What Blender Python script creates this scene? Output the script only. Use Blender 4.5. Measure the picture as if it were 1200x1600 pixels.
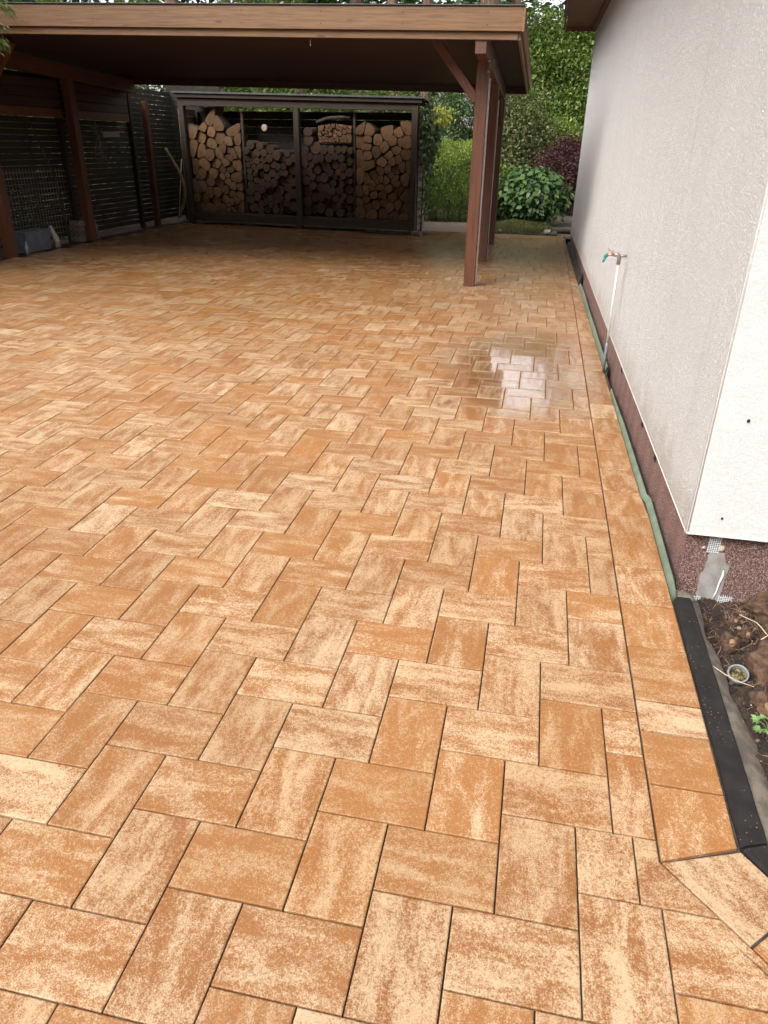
import bpy, math, random
import numpy as np
from mathutils import Matrix, Vector
random.seed(7); rng = np.random.default_rng(7)
for o in list(bpy.data.objects): bpy.data.objects.remove(o)
S = bpy.context.scene; COL = S.collection
R = math.radians
# ------------------------------------------------------------------ camera
cd = bpy.data.cameras.new('camera'); cam = bpy.data.objects.new('camera', cd); COL.objects.link(cam)
cam.location = (0.2369, -1.1506, 1.6477)
cam.rotation_euler = (R(63.0354), R(-0.9320), R(11.5563))
cd.sensor_fit = 'VERTICAL'; cd.sensor_height = 24.0; cd.lens = 24.0*1129.7/1600
cd.clip_start = 0.05; cd.clip_end = 2000
S.camera = cam
# ------------------------------------------------------------------ sky and sun (overcast)
SUN_EL, SUN_AZ = 44, 217          # azimuth: direction the light comes from, clockwise from +Y
w = bpy.data.worlds.new('World'); S.world = w; w.use_nodes = True
nt = w.node_tree; nt.nodes.clear()
sky = nt.nodes.new('ShaderNodeTexSky'); sky.sky_type = 'NISHITA'; sky.sun_disc = False
sky.sun_elevation = R(SUN_EL); sky.sun_rotation = R(SUN_AZ)
sky.air_density = 1.0; sky.dust_density = 4.0; sky.ozone_density = 1.0
hs = nt.nodes.new('ShaderNodeHueSaturation'); hs.inputs['Saturation'].default_value = 0.12
bg = nt.nodes.new('ShaderNodeBackground'); bg.inputs['Strength'].default_value = 0.15
wo = nt.nodes.new('ShaderNodeOutputWorld')
nt.links.new(sky.outputs[0], hs.inputs['Color']); nt.links.new(hs.outputs[0], bg.inputs['Color']); nt.links.new(bg.outputs[0], wo.inputs['Surface'])
sd = bpy.data.lights.new('sun', 'SUN'); sun = bpy.data.objects.new('sun', sd); COL.objects.link(sun)
sd.energy = 0.8; sd.angle = R(28); sd.color = (1.0, .96, .9)
sdir = Vector((math.sin(R(SUN_AZ))*math.cos(R(SUN_EL)), math.cos(R(SUN_AZ))*math.cos(R(SUN_EL)), math.sin(R(SUN_EL))))
sun.rotation_euler = sdir.to_track_quat('Z', 'Y').to_euler(); sun.location = (3, -6, 12)
S.view_settings.view_transform = 'Standard'; S.view_settings.look = 'None'
S.view_settings.gamma = 1; S.view_settings.use_curve_mapping = False
S.view_settings.exposure = 1.55
S.cycles.max_bounces = 8; S.cycles.diffuse_bounces = 2; S.cycles.glossy_bounces = 3

# ------------------------------------------------------------------ helpers
def mat(name):
    m = bpy.data.materials.new(name); m.use_nodes = True
    t = m.node_tree; t.nodes.clear()
    b = t.nodes.new('ShaderNodeBsdfPrincipled'); o = t.nodes.new('ShaderNodeOutputMaterial')
    t.links.new(b.outputs[0], o.inputs[0])
    return m, G(t, b)
class G:
    def __init__(s, t, b): s.t = t; s.b = b
    def n(s, k, **kw):
        x = s.t.nodes.new(k)
        for a, v in kw.items(): setattr(x, a, v)
        return x
    def l(s, a, b): s.t.links.new(a, b)
    def put(s, sock, v):
        if isinstance(v, bpy.types.NodeSocket): s.l(v, sock)
        elif isinstance(v, (tuple, list)) and len(v) == 3 and sock.type == 'RGBA': sock.default_value = (*v, 1)
        else: sock.default_value = v
    def coord(s, kind='Object'): return s.n('ShaderNodeTexCoord').outputs[kind]
    def mapv(s, v, scale=(1,1,1), loc=(0,0,0)):
        m = s.n('ShaderNodeMapping'); s.l(v, m.inputs[0]); m.inputs['Scale'].default_value = scale; m.inputs['Location'].default_value = loc
        return m.outputs[0]
    def noise(s, v, scale=5., detail=3., rough=.5, dist=0.):
        x = s.n('ShaderNodeTexNoise'); s.l(v, x.inputs['Vector']); x.inputs['Scale'].default_value = scale
        x.inputs['Detail'].default_value = detail; x.inputs['Roughness'].default_value = rough; x.inputs['Distortion'].default_value = dist
        return x.outputs['Fac']
    def vor(s, v, scale=5., feature='F1', out='Distance'):
        x = s.n('ShaderNodeTexVoronoi', feature=feature); s.l(v, x.inputs['Vector']); x.inputs['Scale'].default_value = scale
        return x.outputs[out]
    def mth(s, op, a, b=None, c=None, clamp=False):
        x = s.n('ShaderNodeMath', operation=op, use_clamp=clamp); s.put(x.inputs[0], a)
        if b is not None: s.put(x.inputs[1], b)
        if c is not None: s.put(x.inputs[2], c)
        return x.outputs[0]
    def vm(s, op, a, b=None):
        x = s.n('ShaderNodeVectorMath', operation=op); s.put(x.inputs[0], a)
        if b is not None: s.put(x.inputs[1], b)
        return x.outputs[0]
    def ramp(s, f, stops, smooth=False):
        x = s.n('ShaderNodeValToRGB'); s.l(f, x.inputs[0]); e = x.color_ramp.elements
        while len(e) < len(stops): e.new(.5)
        for q, (p, c) in zip(e, stops):
            q.position = p; q.color = (*c, 1) if len(c) == 3 else c
        return x.outputs[0]
    def step(s, f, a, b):
        x = s.n('ShaderNodeMapRange', interpolation_type='SMOOTHSTEP'); s.put(x.inputs[0], f); x.inputs[1].default_value = a; x.inputs[2].default_value = b
        return x.outputs[0]
    def mix(s, f, a, b, mode='MIX'):
        x = s.n('ShaderNodeMix', data_type='RGBA', blend_type=mode); s.put(x.inputs[0], f); s.put(x.inputs[6], a); s.put(x.inputs[7], b)
        return x.outputs[2]
    def fmix(s, f, a, b):
        x = s.n('ShaderNodeMix', data_type='FLOAT'); s.put(x.inputs[0], f); s.put(x.inputs[2], a); s.put(x.inputs[3], b)
        return x.outputs[0]
    def bump(s, h, strength=.3, dist=.01):
        x = s.n('ShaderNodeBump'); s.l(h, x.inputs['Height']); x.inputs['Strength'].default_value = strength; x.inputs['Distance'].default_value = dist
        s.l(x.outputs[0], s.b.inputs['Normal']); return x
    def attr(s, name, out='Fac'):
        return s.n('ShaderNodeAttribute', attribute_name=name).outputs[out]
    def rand(s): return s.n('ShaderNodeObjectInfo').outputs['Random']
    def set(s, **kw):
        for k, v in kw.items(): s.put(s.b.inputs[k.replace('_', ' ')], v)

ROOTM = {}
def mobj(name, verts, faces, mats, parent=None, M=None, smooth=False, midx=None, data=None):
    if data is None:
        me = bpy.data.meshes.new(name); me.from_pydata([tuple(v) for v in verts], [], faces)
        for m in (mats if isinstance(mats, (list, tuple)) else [mats]): me.materials.append(m)
        if midx is not None: me.polygons.foreach_set('material_index', midx)
        if smooth: me.polygons.foreach_set('use_smooth', [True]*len(me.polygons))
        me.update()
    else: me = data
    o = bpy.data.objects.new(name, me); COL.objects.link(o)
    M = M or Matrix.Identity(4)
    if parent is not None:
        o.parent = parent; M = ROOTM.get(parent.name, Matrix.Identity(4)).inverted() @ M
        ROOTM[o.name] = ROOTM.get(parent.name, Matrix.Identity(4)) @ M
    else: ROOTM[o.name] = M.copy()
    o.matrix_local = M
    return o
def tag(o, label=None, cat=None, group=None, kind=None):
    if label: o['label'] = label
    if cat: o['category'] = cat
    if group: o['group'] = group
    if kind: o['kind'] = kind
    return o
def thing(name, label, cat, loc=(0,0,0), rz=0, group=None):
    o = bpy.data.objects.new(name, None); COL.objects.link(o); o.empty_display_size = .1
    M = Matrix.Translation(loc) @ Matrix.Rotation(rz, 4, 'Z'); o.matrix_local = M; ROOTM[o.name] = M
    return tag(o, label, cat, group)
class MB:
    """collects shapes for one mesh"""
    def __init__(s): s.v = []; s.f = []; s.m = []
    def add(s, v, f, m=0):
        k = len(s.v); s.v += [tuple(a) for a in v]; s.f += [tuple(i+k for i in a) for a in f]; s.m += [m]*len(f); return s
    def box(s, a, b, m=0, M=None, ch=0.):
        v, f = boxg(a, b, ch)
        if M is not None: v = [M @ Vector(p) for p in v]
        return s.add(v, f, m)
    def tube(s, pts, r, n=8, m=0, cap=True):
        v, f = tubeg(pts, r, n, cap); return s.add(v, f, m)
    def done(s, name, mats, parent=None, M=None, smooth=False):
        return mobj(name, s.v, s.f, mats, parent, M, smooth, s.m)
def boxg(a, b, ch=0.):
    (x0,y0,z0), (x1,y1,z1) = a, b
    if ch <= 0:
        v = [(x0,y0,z0),(x1,y0,z0),(x1,y1,z0),(x0,y1,z0),(x0,y0,z1),(x1,y0,z1),(x1,y1,z1),(x0,y1,z1)]
        return v, [(0,3,2,1),(4,5,6,7),(0,1,5,4),(1,2,6,5),(2,3,7,6),(3,0,4,7)]
    # chamfered along the longest axis edges
    L = max(range(3), key=lambda i: abs(b[i]-a[i])); o = [i for i in range(3) if i != L]
    p0, p1, q0, q1 = a[o[0]], b[o[0]], a[o[1]], b[o[1]]
    prof = [(p0+ch,q0),(p1-ch,q0),(p1,q0+ch),(p1,q1-ch),(p1-ch,q1),(p0+ch,q1),(p0,q1-ch),(p0,q0+ch)]
    v = []
    for t in (a[L], b[L]):
        for (p, q) in prof:
            c = [0,0,0]; c[L] = t; c[o[0]] = p; c[o[1]] = q; v.append(tuple(c))
    f = [(i, (i+1) % 8, 8+(i+1) % 8, 8+i) for i in range(8)] + [tuple(range(7,-1,-1)), tuple(range(8,16))]
    if L == 1: f = [tuple(reversed(x)) for x in f]
    return v, f
def tubeg(pts, r, n=8, cap=True):
    pts = [Vector(p) for p in pts]; v = []; rs = r if isinstance(r, (list, tuple)) else [r]*len(pts)
    t0 = (pts[1]-pts[0]).normalized(); u = t0.orthogonal().normalized()
    for i, p in enumerate(pts):
        t = (pts[min(i+1, len(pts)-1)]-pts[max(i-1, 0)]).normalized()
        u = (u - t*u.dot(t)).normalized(); w_ = t.cross(u)
        for k in range(n):
            a = 2*math.pi*k/n; v.append(p + (u*math.cos(a)+w_*math.sin(a))*rs[i])
    f = [(i*n+k, i*n+(k+1) % n, (i+1)*n+(k+1) % n, (i+1)*n+k) for i in range(len(pts)-1) for k in range(n)]
    if cap: f += [tuple(range(n-1,-1,-1)), tuple(range((len(pts)-1)*n, len(pts)*n))]
    return v, f
def beam(name, p0, p1, w_, h, m, parent, up=(0,0,1), ch=.004):
    """timber from p0 to p1, centred section w (sideways) x h (along up), grain along local X"""
    p0, p1 = Vector(p0), Vector(p1); x = (p1-p0); L = x.length; x.normalize(); up = Vector(up)
    y = up.cross(x).normalized(); z = x.cross(y)
    M = Matrix((( x.x,y.x,z.x,p0.x),(x.y,y.y,z.y,p0.y),(x.z,y.z,z.z,p0.z),(0,0,0,1)))
    v, f = boxg((0,-w_/2,-h/2), (L, w_/2, h/2), ch)
    return mobj(name, v, f, m, parent, M)
def quads(name, V, m, parent=None, attrs=None, M=None, smooth=False):
    """V: (N,4,3) array of leaf quads -> one mesh; attrs: per quad float 'r'"""
    N = len(V); me = bpy.data.meshes.new(name)
    me.vertices.add(N*4); me.vertices.foreach_set('co', np.ascontiguousarray(V, dtype=np.float32).ravel())
    me.loops.add(N*4); me.loops.foreach_set('vertex_index', np.arange(N*4, dtype=np.int32))
    me.polygons.add(N); me.polygons.foreach_set('loop_start', np.arange(0, N*4, 4, dtype=np.int32))
    me.polygons.foreach_set('loop_total', np.full(N, 4, dtype=np.int32))
    me.materials.append(m)
    a = me.attributes.new('r', 'FLOAT', 'FACE'); a.data.foreach_set('value', (attrs if attrs is not None else rng.random(N)).astype(np.float32))
    me.update(calc_edges=True); me.validate()
    return mobj(name, None, None, None, parent, M, data=me)
def unit(a): return a/np.maximum(np.linalg.norm(a, axis=-1, keepdims=True), 1e-9)
def kites(P, D, Nn, L, W):
    """kite quads at P pointing along D with normal Nn, length L, width W"""
    D = unit(D); S_ = unit(np.cross(D, Nn)); U = np.cross(S_, D)
    L = np.broadcast_to(L, (len(P),))[:, None]; W = np.broadcast_to(W, (len(P),))[:, None]
    a = P; c = P + D*L - U*L*.12; b = P + D*L*.45 + S_*W*.5 + U*W*.18; d = P + D*L*.45 - S_*W*.5 + U*W*.18
    return np.stack([a, b, c, d], 1)

# ------------------------------------------------------------------ materials
def paver_mat(name, stuff=False):
    m, g = mat(name)
    if stuff: co = g.attr('pc', 'Vector'); rn = g.attr('pr')
    else:
        rn = g.rand(); cb = g.n('ShaderNodeCombineXYZ')
        g.put(cb.inputs[0], g.mth('MULTIPLY', rn, 91.)); g.put(cb.inputs[1], g.mth('MULTIPLY', rn, 57.)); g.put(cb.inputs[2], g.mth('MULTIPLY', rn, 23.))
        co = g.vm('ADD', g.coord(), cb.outputs[0])
    # decorrelated randoms
    r2 = g.mth('FRACT', g.mth('MULTIPLY', rn, 17.31)); r3 = g.mth('FRACT', g.mth('MULTIPLY', rn, 71.77))
    streak = g.noise(g.mapv(co, (4.5, 19, 1)), 1.0, 3, .55, .6)
    blot = g.noise(co, 10, 4, .6, .3)
    fine = g.noise(co, 260, 3, .7); mid = g.noise(co, 90, 3, .65)
    s = g.mth('ADD', g.mth('MULTIPLY', streak, .95), g.mth('MULTIPLY', blot, .55))
    s = g.mth('ADD', s, g.mth('MULTIPLY', g.mth('SUBTRACT', fine, .5), 1.25))
    s = g.mth('ADD', s, g.mth('MULTIPLY', g.mth('SUBTRACT', mid, .5), .75))
    s = g.mth('ADD', s, g.mth('MULTIPLY', g.mth('SUBTRACT', r2, .5), .22))
    f = g.step(s, .45, .93)
    cream = g.mix(r3, (.355, .232, .125), (.435, .318, .20)); och = g.mix(r2, (.190, .068, .012), (.25, .104, .026))
    c = g.mix(f, cream, och)
    # pale grains and dark pores
    gr = g.step(g.vor(co, 420, out='Color'), .78, .95); c = g.mix(g.mth('MULTIPLY', gr, .5), c, (.50, .37, .23))
    pore = g.step(g.noise(co, 240, 1), .30, .22); c = g.mix(g.mth('MULTIPLY', pore, .55), c, (.22, .12, .06))
    gg = g.fmix(g.noise(co, 170, 3, .8), .70, 1.32); gc = g.n('ShaderNodeCombineColor')
    for i in range(3): g.put(gc.inputs[i], gg)
    c = g.mix(1., c, gc.outputs[0], 'MULTIPLY')
    # wetness by place: a film of rain water that stands on the middle of each stone; carport shade is painted in with it
    pos = g.n('ShaderNodeNewGeometry').outputs['Position']; sp = g.n('ShaderNodeSeparateXYZ'); g.l(pos, sp.inputs[0])
    X, Y = sp.outputs[0], sp.outputs[1]
    wn = g.noise(pos, .55, 3, .55); ctr = g.attr('ctr')
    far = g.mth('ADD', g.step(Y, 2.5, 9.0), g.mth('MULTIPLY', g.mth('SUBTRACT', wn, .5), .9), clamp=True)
    dx = g.mth('DIVIDE', g.mth('SUBTRACT', X, .22), .80); dy = g.mth('DIVIDE', g.mth('SUBTRACT', Y, 4.95), 1.75)
    d2 = g.mth('SQRT', g.mth('ADD', g.mth('MULTIPLY', dx, dx), g.mth('MULTIPLY', dy, dy)))
    pud = g.mth('SUBTRACT', 1., g.step(g.mth('ADD', d2, g.mth('MULTIPLY', g.mth('SUBTRACT', wn, .5), .6)), .35, 1.25))
    dx = g.mth('DIVIDE', g.mth('SUBTRACT', X, -.1), 1.0); dy = g.mth('DIVIDE', g.mth('SUBTRACT', Y, 11.3), 4.2)
    d3 = g.mth('SQRT', g.mth('ADD', g.mth('MULTIPLY', dx, dx), g.mth('MULTIPLY', dy, dy)))
    pud2 = g.mth('SUBTRACT', 1., g.step(d3, .75, 1.15))
    cm = g.step(g.mth('ADD', ctr, g.mth('MULTIPLY', g.mth('SUBTRACT', blot, .5), .9)), .35, .75)
    film = g.mth('MULTIPLY', g.mth('MAXIMUM', pud, g.mth('MULTIPLY', pud2, .30)), g.fmix(pud, cm, g.mth('MAXIMUM', cm, .75)))
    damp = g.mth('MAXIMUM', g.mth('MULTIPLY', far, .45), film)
    shade_damp = g.mth('MAXIMUM', g.mth('MULTIPLY', g.mth('MULTIPLY', g.step(Y, 9.5, 13.5), g.step(X, -.1, -1.3)), .9), g.mth('MULTIPLY', g.mth('SUBTRACT', damp, g.mth('MULTIPLY', pud, .4)), .5, clamp=True))  # painted shade under the carport roof, plus real darkening of damp stones
    c = g.mix(shade_damp, c, g.mix(1., c, (.50, .43, .36), 'MULTIPLY'))
    c = g.mix(1., c, g.mix(rn, (.94, .91, .88), (1.07, 1.04, 1.0)), 'MULTIPLY')
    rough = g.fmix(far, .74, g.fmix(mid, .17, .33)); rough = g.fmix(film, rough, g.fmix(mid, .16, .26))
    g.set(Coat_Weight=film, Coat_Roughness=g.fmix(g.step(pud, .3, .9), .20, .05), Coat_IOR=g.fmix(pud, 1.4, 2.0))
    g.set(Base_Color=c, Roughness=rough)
    h = g.mth('ADD', fine, g.mth('MULTIPLY', mid, .8)); bp = g.bump(h, .35, .0016)
    g.put(bp.inputs['Strength'], g.fmix(film, g.fmix(far, .55, .34), .10))
    return m
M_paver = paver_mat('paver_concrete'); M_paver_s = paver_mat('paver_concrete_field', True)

def simple(name, c1, c2, scale=8, rough=.8, bump=.2, bd=.01, fine=0, detail=4, stretch=(1,1,1), obj_rand=0., lo=.35, hi=.65):
    m, g = mat(name); co = g.mapv(g.coord(), stretch)
    n1 = g.noise(co, scale, detail, .6); c = g.mix(g.step(n1, lo, hi), c1, c2)
    if fine: c = g.mix(g.mth('MULTIPLY', g.noise(co, fine, 2), .5), c, g.mix(1., c, (.55,.55,.55), 'MULTIPLY'))
    if obj_rand:
        k = g.fmix(g.rand(), 1-obj_rand, 1+obj_rand); cb = g.n('ShaderNodeCombineColor')
        for i in range(3): g.put(cb.inputs[i], k)
        c = g.mix(1., c, cb.outputs[0], 'MULTIPLY')
    g.set(Base_Color=c, Roughness=rough)
    g.bump(g.noise(co, fine or scale*6, 3), bump, bd); return m
def wood(name, c1, c2, rough=.6, knots=True, gscale=1., rnd=.12):
    m, g = mat(name); r = g.rand(); cb = g.n('ShaderNodeCombineXYZ'); g.put(cb.inputs[0], g.mth('MULTIPLY', r, 37.)); g.put(cb.inputs[1], g.mth('MULTIPLY', r, 11.))
    co = g.vm('ADD', g.coord(), cb.outputs[0])
    gr = g.noise(g.mapv(co, (1.2*gscale, 28*gscale, 28*gscale)), 1.6, 5, .65, .5)
    fi = g.noise(g.mapv(co, (5, 190, 190)), 1., 3, .7); bl = g.noise(g.mapv(co, (.8, 3, 3)), 1., 3, .5)
    f = g.mth('ADD', g.mth('MULTIPLY', gr, .7), g.mth('MULTIPLY', fi, .3))
    c = g.mix(g.step(f, .38, .60), c1, c2); c = g.mix(g.mth('MULTIPLY', g.step(bl, .4, .7), .35), c, g.mix(1., c, (.6,.55,.5), 'MULTIPLY'))
    if knots:
        kv = g.vor(g.mapv(co, (1.6, 6, 6)), 1.1); k = g.step(kv, .13, .06); c = g.mix(g.mth('MULTIPLY', k, .75), c, (.05,.02,.01))
    k2 = g.fmix(g.mth('FRACT', g.mth('MULTIPLY', r, 9.7)), 1-rnd, 1+rnd); cc = g.n('ShaderNodeCombineColor')
    for i in range(3): g.put(cc.inputs[i], k2)
    c = g.mix(1., c, cc.outputs[0], 'MULTIPLY')
    g.set(Base_Color=c, Roughness=rough); g.bump(f, .25, .002); return m
M_fascia = wood('oiled_fascia_board', (.115,.056,.021), (.195,.100,.041), .55)
M_stain = wood('red_brown_stained_timber', (.058,.018,.007), (.112,.036,.0135), .5)
M_dark = wood('dark_stained_boards', (.020,.0065,.004), (.036,.0115,.0065), .6)
M_shedw = wood('grey_brown_shed_timber', (.022,.013,.007), (.042,.025,.014), .8)
M_slat = wood('weathered_fence_slat', (.011,.008,.006), (.023,.015,.010), .85)
M_soffit = wood('brown_soffit_board', (.13,.042,.022), (.17,.06,.032), .5, knots=False)
M_siding = wood('weathered_siding', (.15,.12,.08), (.24,.20,.14), .85)

def plaster(name, front):
    m, g = mat(name); co = g.coord()
    if front:
        wv = g.noise(co, 9, 2); d = g.vm('ADD', co, g.vm('MULTIPLY', g.n('ShaderNodeTexNoise').outputs['Color'], (.0,.0,.0)))
        a = g.noise(g.mapv(co, (36, 36, 88)), 1.4, 3, .6, 1.6)
        ridge = g.mth('ABSOLUTE', g.mth('SUBTRACT', a, .5)); h = g.mth('ADD', g.step(ridge, .0, .10), g.mth('MULTIPLY', g.noise(co, 160, 3), .5))
        c = g.mix(g.noise(co, 3, 3), (.64,.625,.60), (.71,.695,.675)); g.bump(h, .55, .0032)
        c = g.mix(g.mth('MULTIPLY', g.step(ridge, .03, .0), .5), c, (.40,.37,.35))
    else:
        v = g.noise(co, 95, 4, .75); v2 = g.noise(co, 38, 3, .6)
        h = g.mth('ADD', g.step(v, .38, .62), g.mth('MULTIPLY', v2, .9))
        c = g.mix(g.noise(g.mapv(co, (1,1.2,.6)), 1.6, 4), (.80,.775,.755), (.85,.83,.815))
        c = g.mix(g.mth('MULTIPLY', g.step(v, .44, .33), .35), c, (.36,.33,.32))
        # faint rain streaks near the tap
        sp = g.n('ShaderNodeSeparateXYZ'); g.l(co, sp.inputs[0])
        st = g.noise(g.mapv(co, (1, 7, .5)), 1.3, 4, .6); c = g.mix(g.mth('MULTIPLY', g.step(st, .55, .75), .22), c, (.52,.49,.43))
        dz = g.step(g.mth('ADD', sp.outputs[2], g.mth('MULTIPLY', g.noise(co, 5, 4, .6), -.5)), .22, -.06); c = g.mix(g.mth('MULTIPLY', dz, .45), c, (.42,.34,.26))
        g.bump(h, 1., .009)
    g.set(Base_Color=c, Roughness=.95); g.b.inputs['Specular IOR Level'].default_value = .12; return m
M_pl_side = plaster('rough_white_plaster', False); M_pl_front = plaster('combed_white_plaster', True)
def plinth_m():
    m, g = mat('pebble_stone_plaster'); co = g.coord()
    c = g.n('ShaderNodeTexVoronoi'); g.l(co, c.inputs['Vector']); c.inputs['Scale'].default_value = 260
    sp = g.n('ShaderNodeSeparateColor'); g.l(c.outputs['Color'], sp.inputs[0])
    col = g.ramp(sp.outputs[0], [(0,(.085,.042,.035)),(.35,(.19,.095,.08)),(.7,(.30,.17,.145)),(.93,(.52,.38,.33))])
    col = g.mix(g.step(c.outputs['Distance'], .35, .75), col, (.07,.035,.03))
    g.set(Base_Color=col, Roughness=.6); g.bump(g.mth('SUBTRACT', 1., c.outputs['Distance']), .8, .004); return m
M_plinth = plinth_m()
M_bed = simple('joint_sand', (.035,.028,.022), (.07,.055,.042), 30, .9, .5, .004, 300)
M_kerb = simple('anthracite_concrete', (.013,.0115,.011), (.021,.0185,.0175), 14, .85, .3, .002, 380)
def kerb_specks(m):
    g = G(m.node_tree, [n for n in m.node_tree.nodes if n.type == 'BSDF_PRINCIPLED'][0])
    src = g.b.inputs['Base Color'].links[0].from_socket; co = g.coord()
    v = g.vor(co, 95); k = g.step(v, .13, .08); k2 = g.step(g.noise(co, 6, 2), .5, .62)
    g.put(g.b.inputs['Base Color'], g.mix(g.mth('MULTIPLY', g.mth('MULTIPLY', k, k2), .85), src, (.55,.42,.30)))
kerb_specks(M_kerb); [n for n in M_kerb.node_tree.nodes if n.type == 'BSDF_PRINCIPLED'][0].inputs['Specular IOR Level'].default_value = .22
M_haunch = simple('damp_concrete_haunch', (.10,.078,.058), (.19,.155,.12), 16, .9, .7, .006, 210)
M_cement = simple('grey_cement', (.23,.21,.19), (.32,.30,.275), 14, .85, .4, .003, 200)
M_soil = simple('garden_soil', (.018,.010,.007), (.060,.034,.022), 22, .95, 1., .02, 140, 6)
M_ground = simple('earth', (.035,.025,.016), (.075,.055,.03), 3, .95, .8, .03, 40)
M_path = simple('pale_gravel_path', (.16,.11,.08), (.26,.19,.145), 25, .9, .8, .01, 160)
M_memb = simple('green_foam_strip', (.12,.16,.11), (.165,.205,.145), 9, .7, .15, .004, 60)
M_membd = simple('black_dimpled_membrane', (.02,.022,.026), (.05,.055,.06), 12, .5, .3, .006, 60)
M_bark = simple('pine_bark', (.13,.075,.055), (.27,.165,.125), 5, .95, 1., .04, 24, 5, (2,2,.5))
M_barkd = simple('dark_bark', (.035,.026,.018), (.075,.055,.04), 9, .95, 1., .02, 50, 5, (2,2,.6))
M_mesh = simple('white_glass_fibre_mesh', (.50,.58,.60), (.66,.72,.72), 90, .6, .1)
M_white = simple('white_filler', (.70,.68,.64), (.80,.78,.75), 60, .8, .3, .002)
M_stone = simple('pale_stone', (.36,.30,.22), (.55,.47,.37), 30, .8, .5, .004, 120)
M_stump = simple('peeling_root_wood', (.045,.022,.012), (.125,.066,.036), 24, .9, .9, .006, 120, 5, (1,1,2.5))
M_cut = simple('fresh_cut_root', (.13,.07,.03), (.22,.13,.06), 50, .7, .3, .002)
M_fibre = simple('dry_root_fibre', (.13,.07,.045), (.30,.19,.13), 30, .9, .2)
M_straw = simple('pale_straw', (.42,.33,.22), (.55,.45,.32), 30, .9, .2)
M_pvc = simple('grey_plastic_pipe', (.15,.16,.16), (.23,.24,.235), 20, .45, .1)
M_pvcd = simple('dark_grey_conduit', (.13,.145,.15), (.19,.205,.21), 20, .5, .1)
M_pipew = simple('pale_painted_pipe', (.46,.45,.43), (.56,.55,.53), 14, .5, .1)
M_teal = simple('teal_plastic', (.010,.16,.125), (.015,.21,.16), 20, .4, .05)
M_steel = simple('zinc_metal', (.20,.18,.15), (.34,.31,.27), 60, .38, .1)
M_brass = simple('worn_brass', (.34,.17,.11), (.46,.26,.17), 60, .4, .1)
for mm in (M_steel, M_brass):
    [n for n in mm.node_tree.nodes if n.type == 'BSDF_PRINCIPLED'][0].inputs['Metallic'].default_value = .7
M_tray = simple('grey_plastic', (.09,.10,.12), (.13,.14,.165), 9, .6, .1)
M_jar = simple('pale_ceramic', (.30,.22,.19), (.46,.37,.33), 20, .4, .1)
M_block = simple('weathered_concrete_block', (.10,.075,.055), (.17,.13,.10), 20, .9, .5, .004, 160, obj_rand=.2)
M_felt = simple('grey_roofing_felt', (.055,.055,.052), (.09,.09,.085), 14, .9, .4, .003, 150)
M_rtile = simple('grey_roof_tile', (.19,.20,.20), (.28,.29,.28), 7, .8, .3, .004, 90, obj_rand=.1)
M_hose = simple('dull_ochre_hose', (.12,.085,.035), (.17,.12,.05), 12, .6, .1)
M_dry = simple('dried_flower_stems', (.14,.12,.12), (.27,.24,.24), 40, .9, .3)
M_black = simple('black_void', (.012,.010,.010), (.02,.017,.015), 9, .9, .1)

def leafm(name, c1, c2, c3=None, rough=.5, trans=.25, orand=False):
    m, g = mat(name); r = g.rand() if orand else g.attr('r')
    stops = [(0., c1), (1., c2)] if c3 is None else [(0., c1), (.6, c2), (1., c3)]
    c = g.ramp(r, stops); g.set(Base_Color=c, Roughness=rough)
    g.b.inputs['Specular IOR Level'].default_value = .35
    tr = g.n('ShaderNodeBsdfTranslucent'); g.put(tr.inputs[0], g.mix(1., c, (1.25,1.3,.6), 'MULTIPLY'))
    mx = g.n('ShaderNodeMixShader'); mx.inputs[0].default_value = trans; g.l(g.b.outputs[0], mx.inputs[1]); g.l(tr.outputs[0], mx.inputs[2])
    o = [n for n in g.t.nodes if n.type == 'OUTPUT_MATERIAL'][0]; g.l(mx.outputs[0], o.inputs[0]); return m
L_beech = leafm('bright_green_leaves', (.03,.058,.012), (.095,.15,.027), (.20,.27,.05))
L_dark = leafm('dark_green_leaves', (.018,.04,.012), (.045,.085,.02))
L_mid = leafm('olive_leaves', (.045,.065,.022), (.10,.125,.04), (.19,.13,.065))
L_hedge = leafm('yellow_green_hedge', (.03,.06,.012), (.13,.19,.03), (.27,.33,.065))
L_red = leafm('purple_leaves', (.022,.008,.009), (.055,.017,.019), (.085,.032,.03))
L_lilac = leafm('lilac_leaves', (.04,.075,.025), (.08,.13,.045)); L_lilf = leafm('pale_mauve_blossom', (.27,.20,.27), (.42,.33,.41))
L_big = leafm('broad_shiny_leaves', (.024,.055,.014), (.075,.135,.03), None, .5, .18, True); L_bigs = leafm('broad_leaves_inner', (.022,.055,.016), (.06,.12,.03))
L_thuja = leafm('thuja_foliage', (.045,.075,.02), (.12,.17,.045), (.21,.26,.08)); L_ivy = leafm('ivy_leaves', (.035,.06,.022), (.075,.11,.04), (.12,.16,.07), .35)
L_ivyy = leafm('yellow_ivy_leaves', (.17,.20,.03), (.33,.33,.05)); L_pine = leafm('pine_needles', (.022,.04,.016), (.055,.085,.03))
L_moss = leafm('mossy_ground_leaves', (.055,.075,.02), (.13,.15,.045), (.22,.17,.07)); L_weed = leafm('young_weed_leaves', (.12,.24,.07), (.22,.36,.13))
L_dry = leafm('dry_leaves', (.16,.12,.05), (.32,.27,.13))

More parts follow.
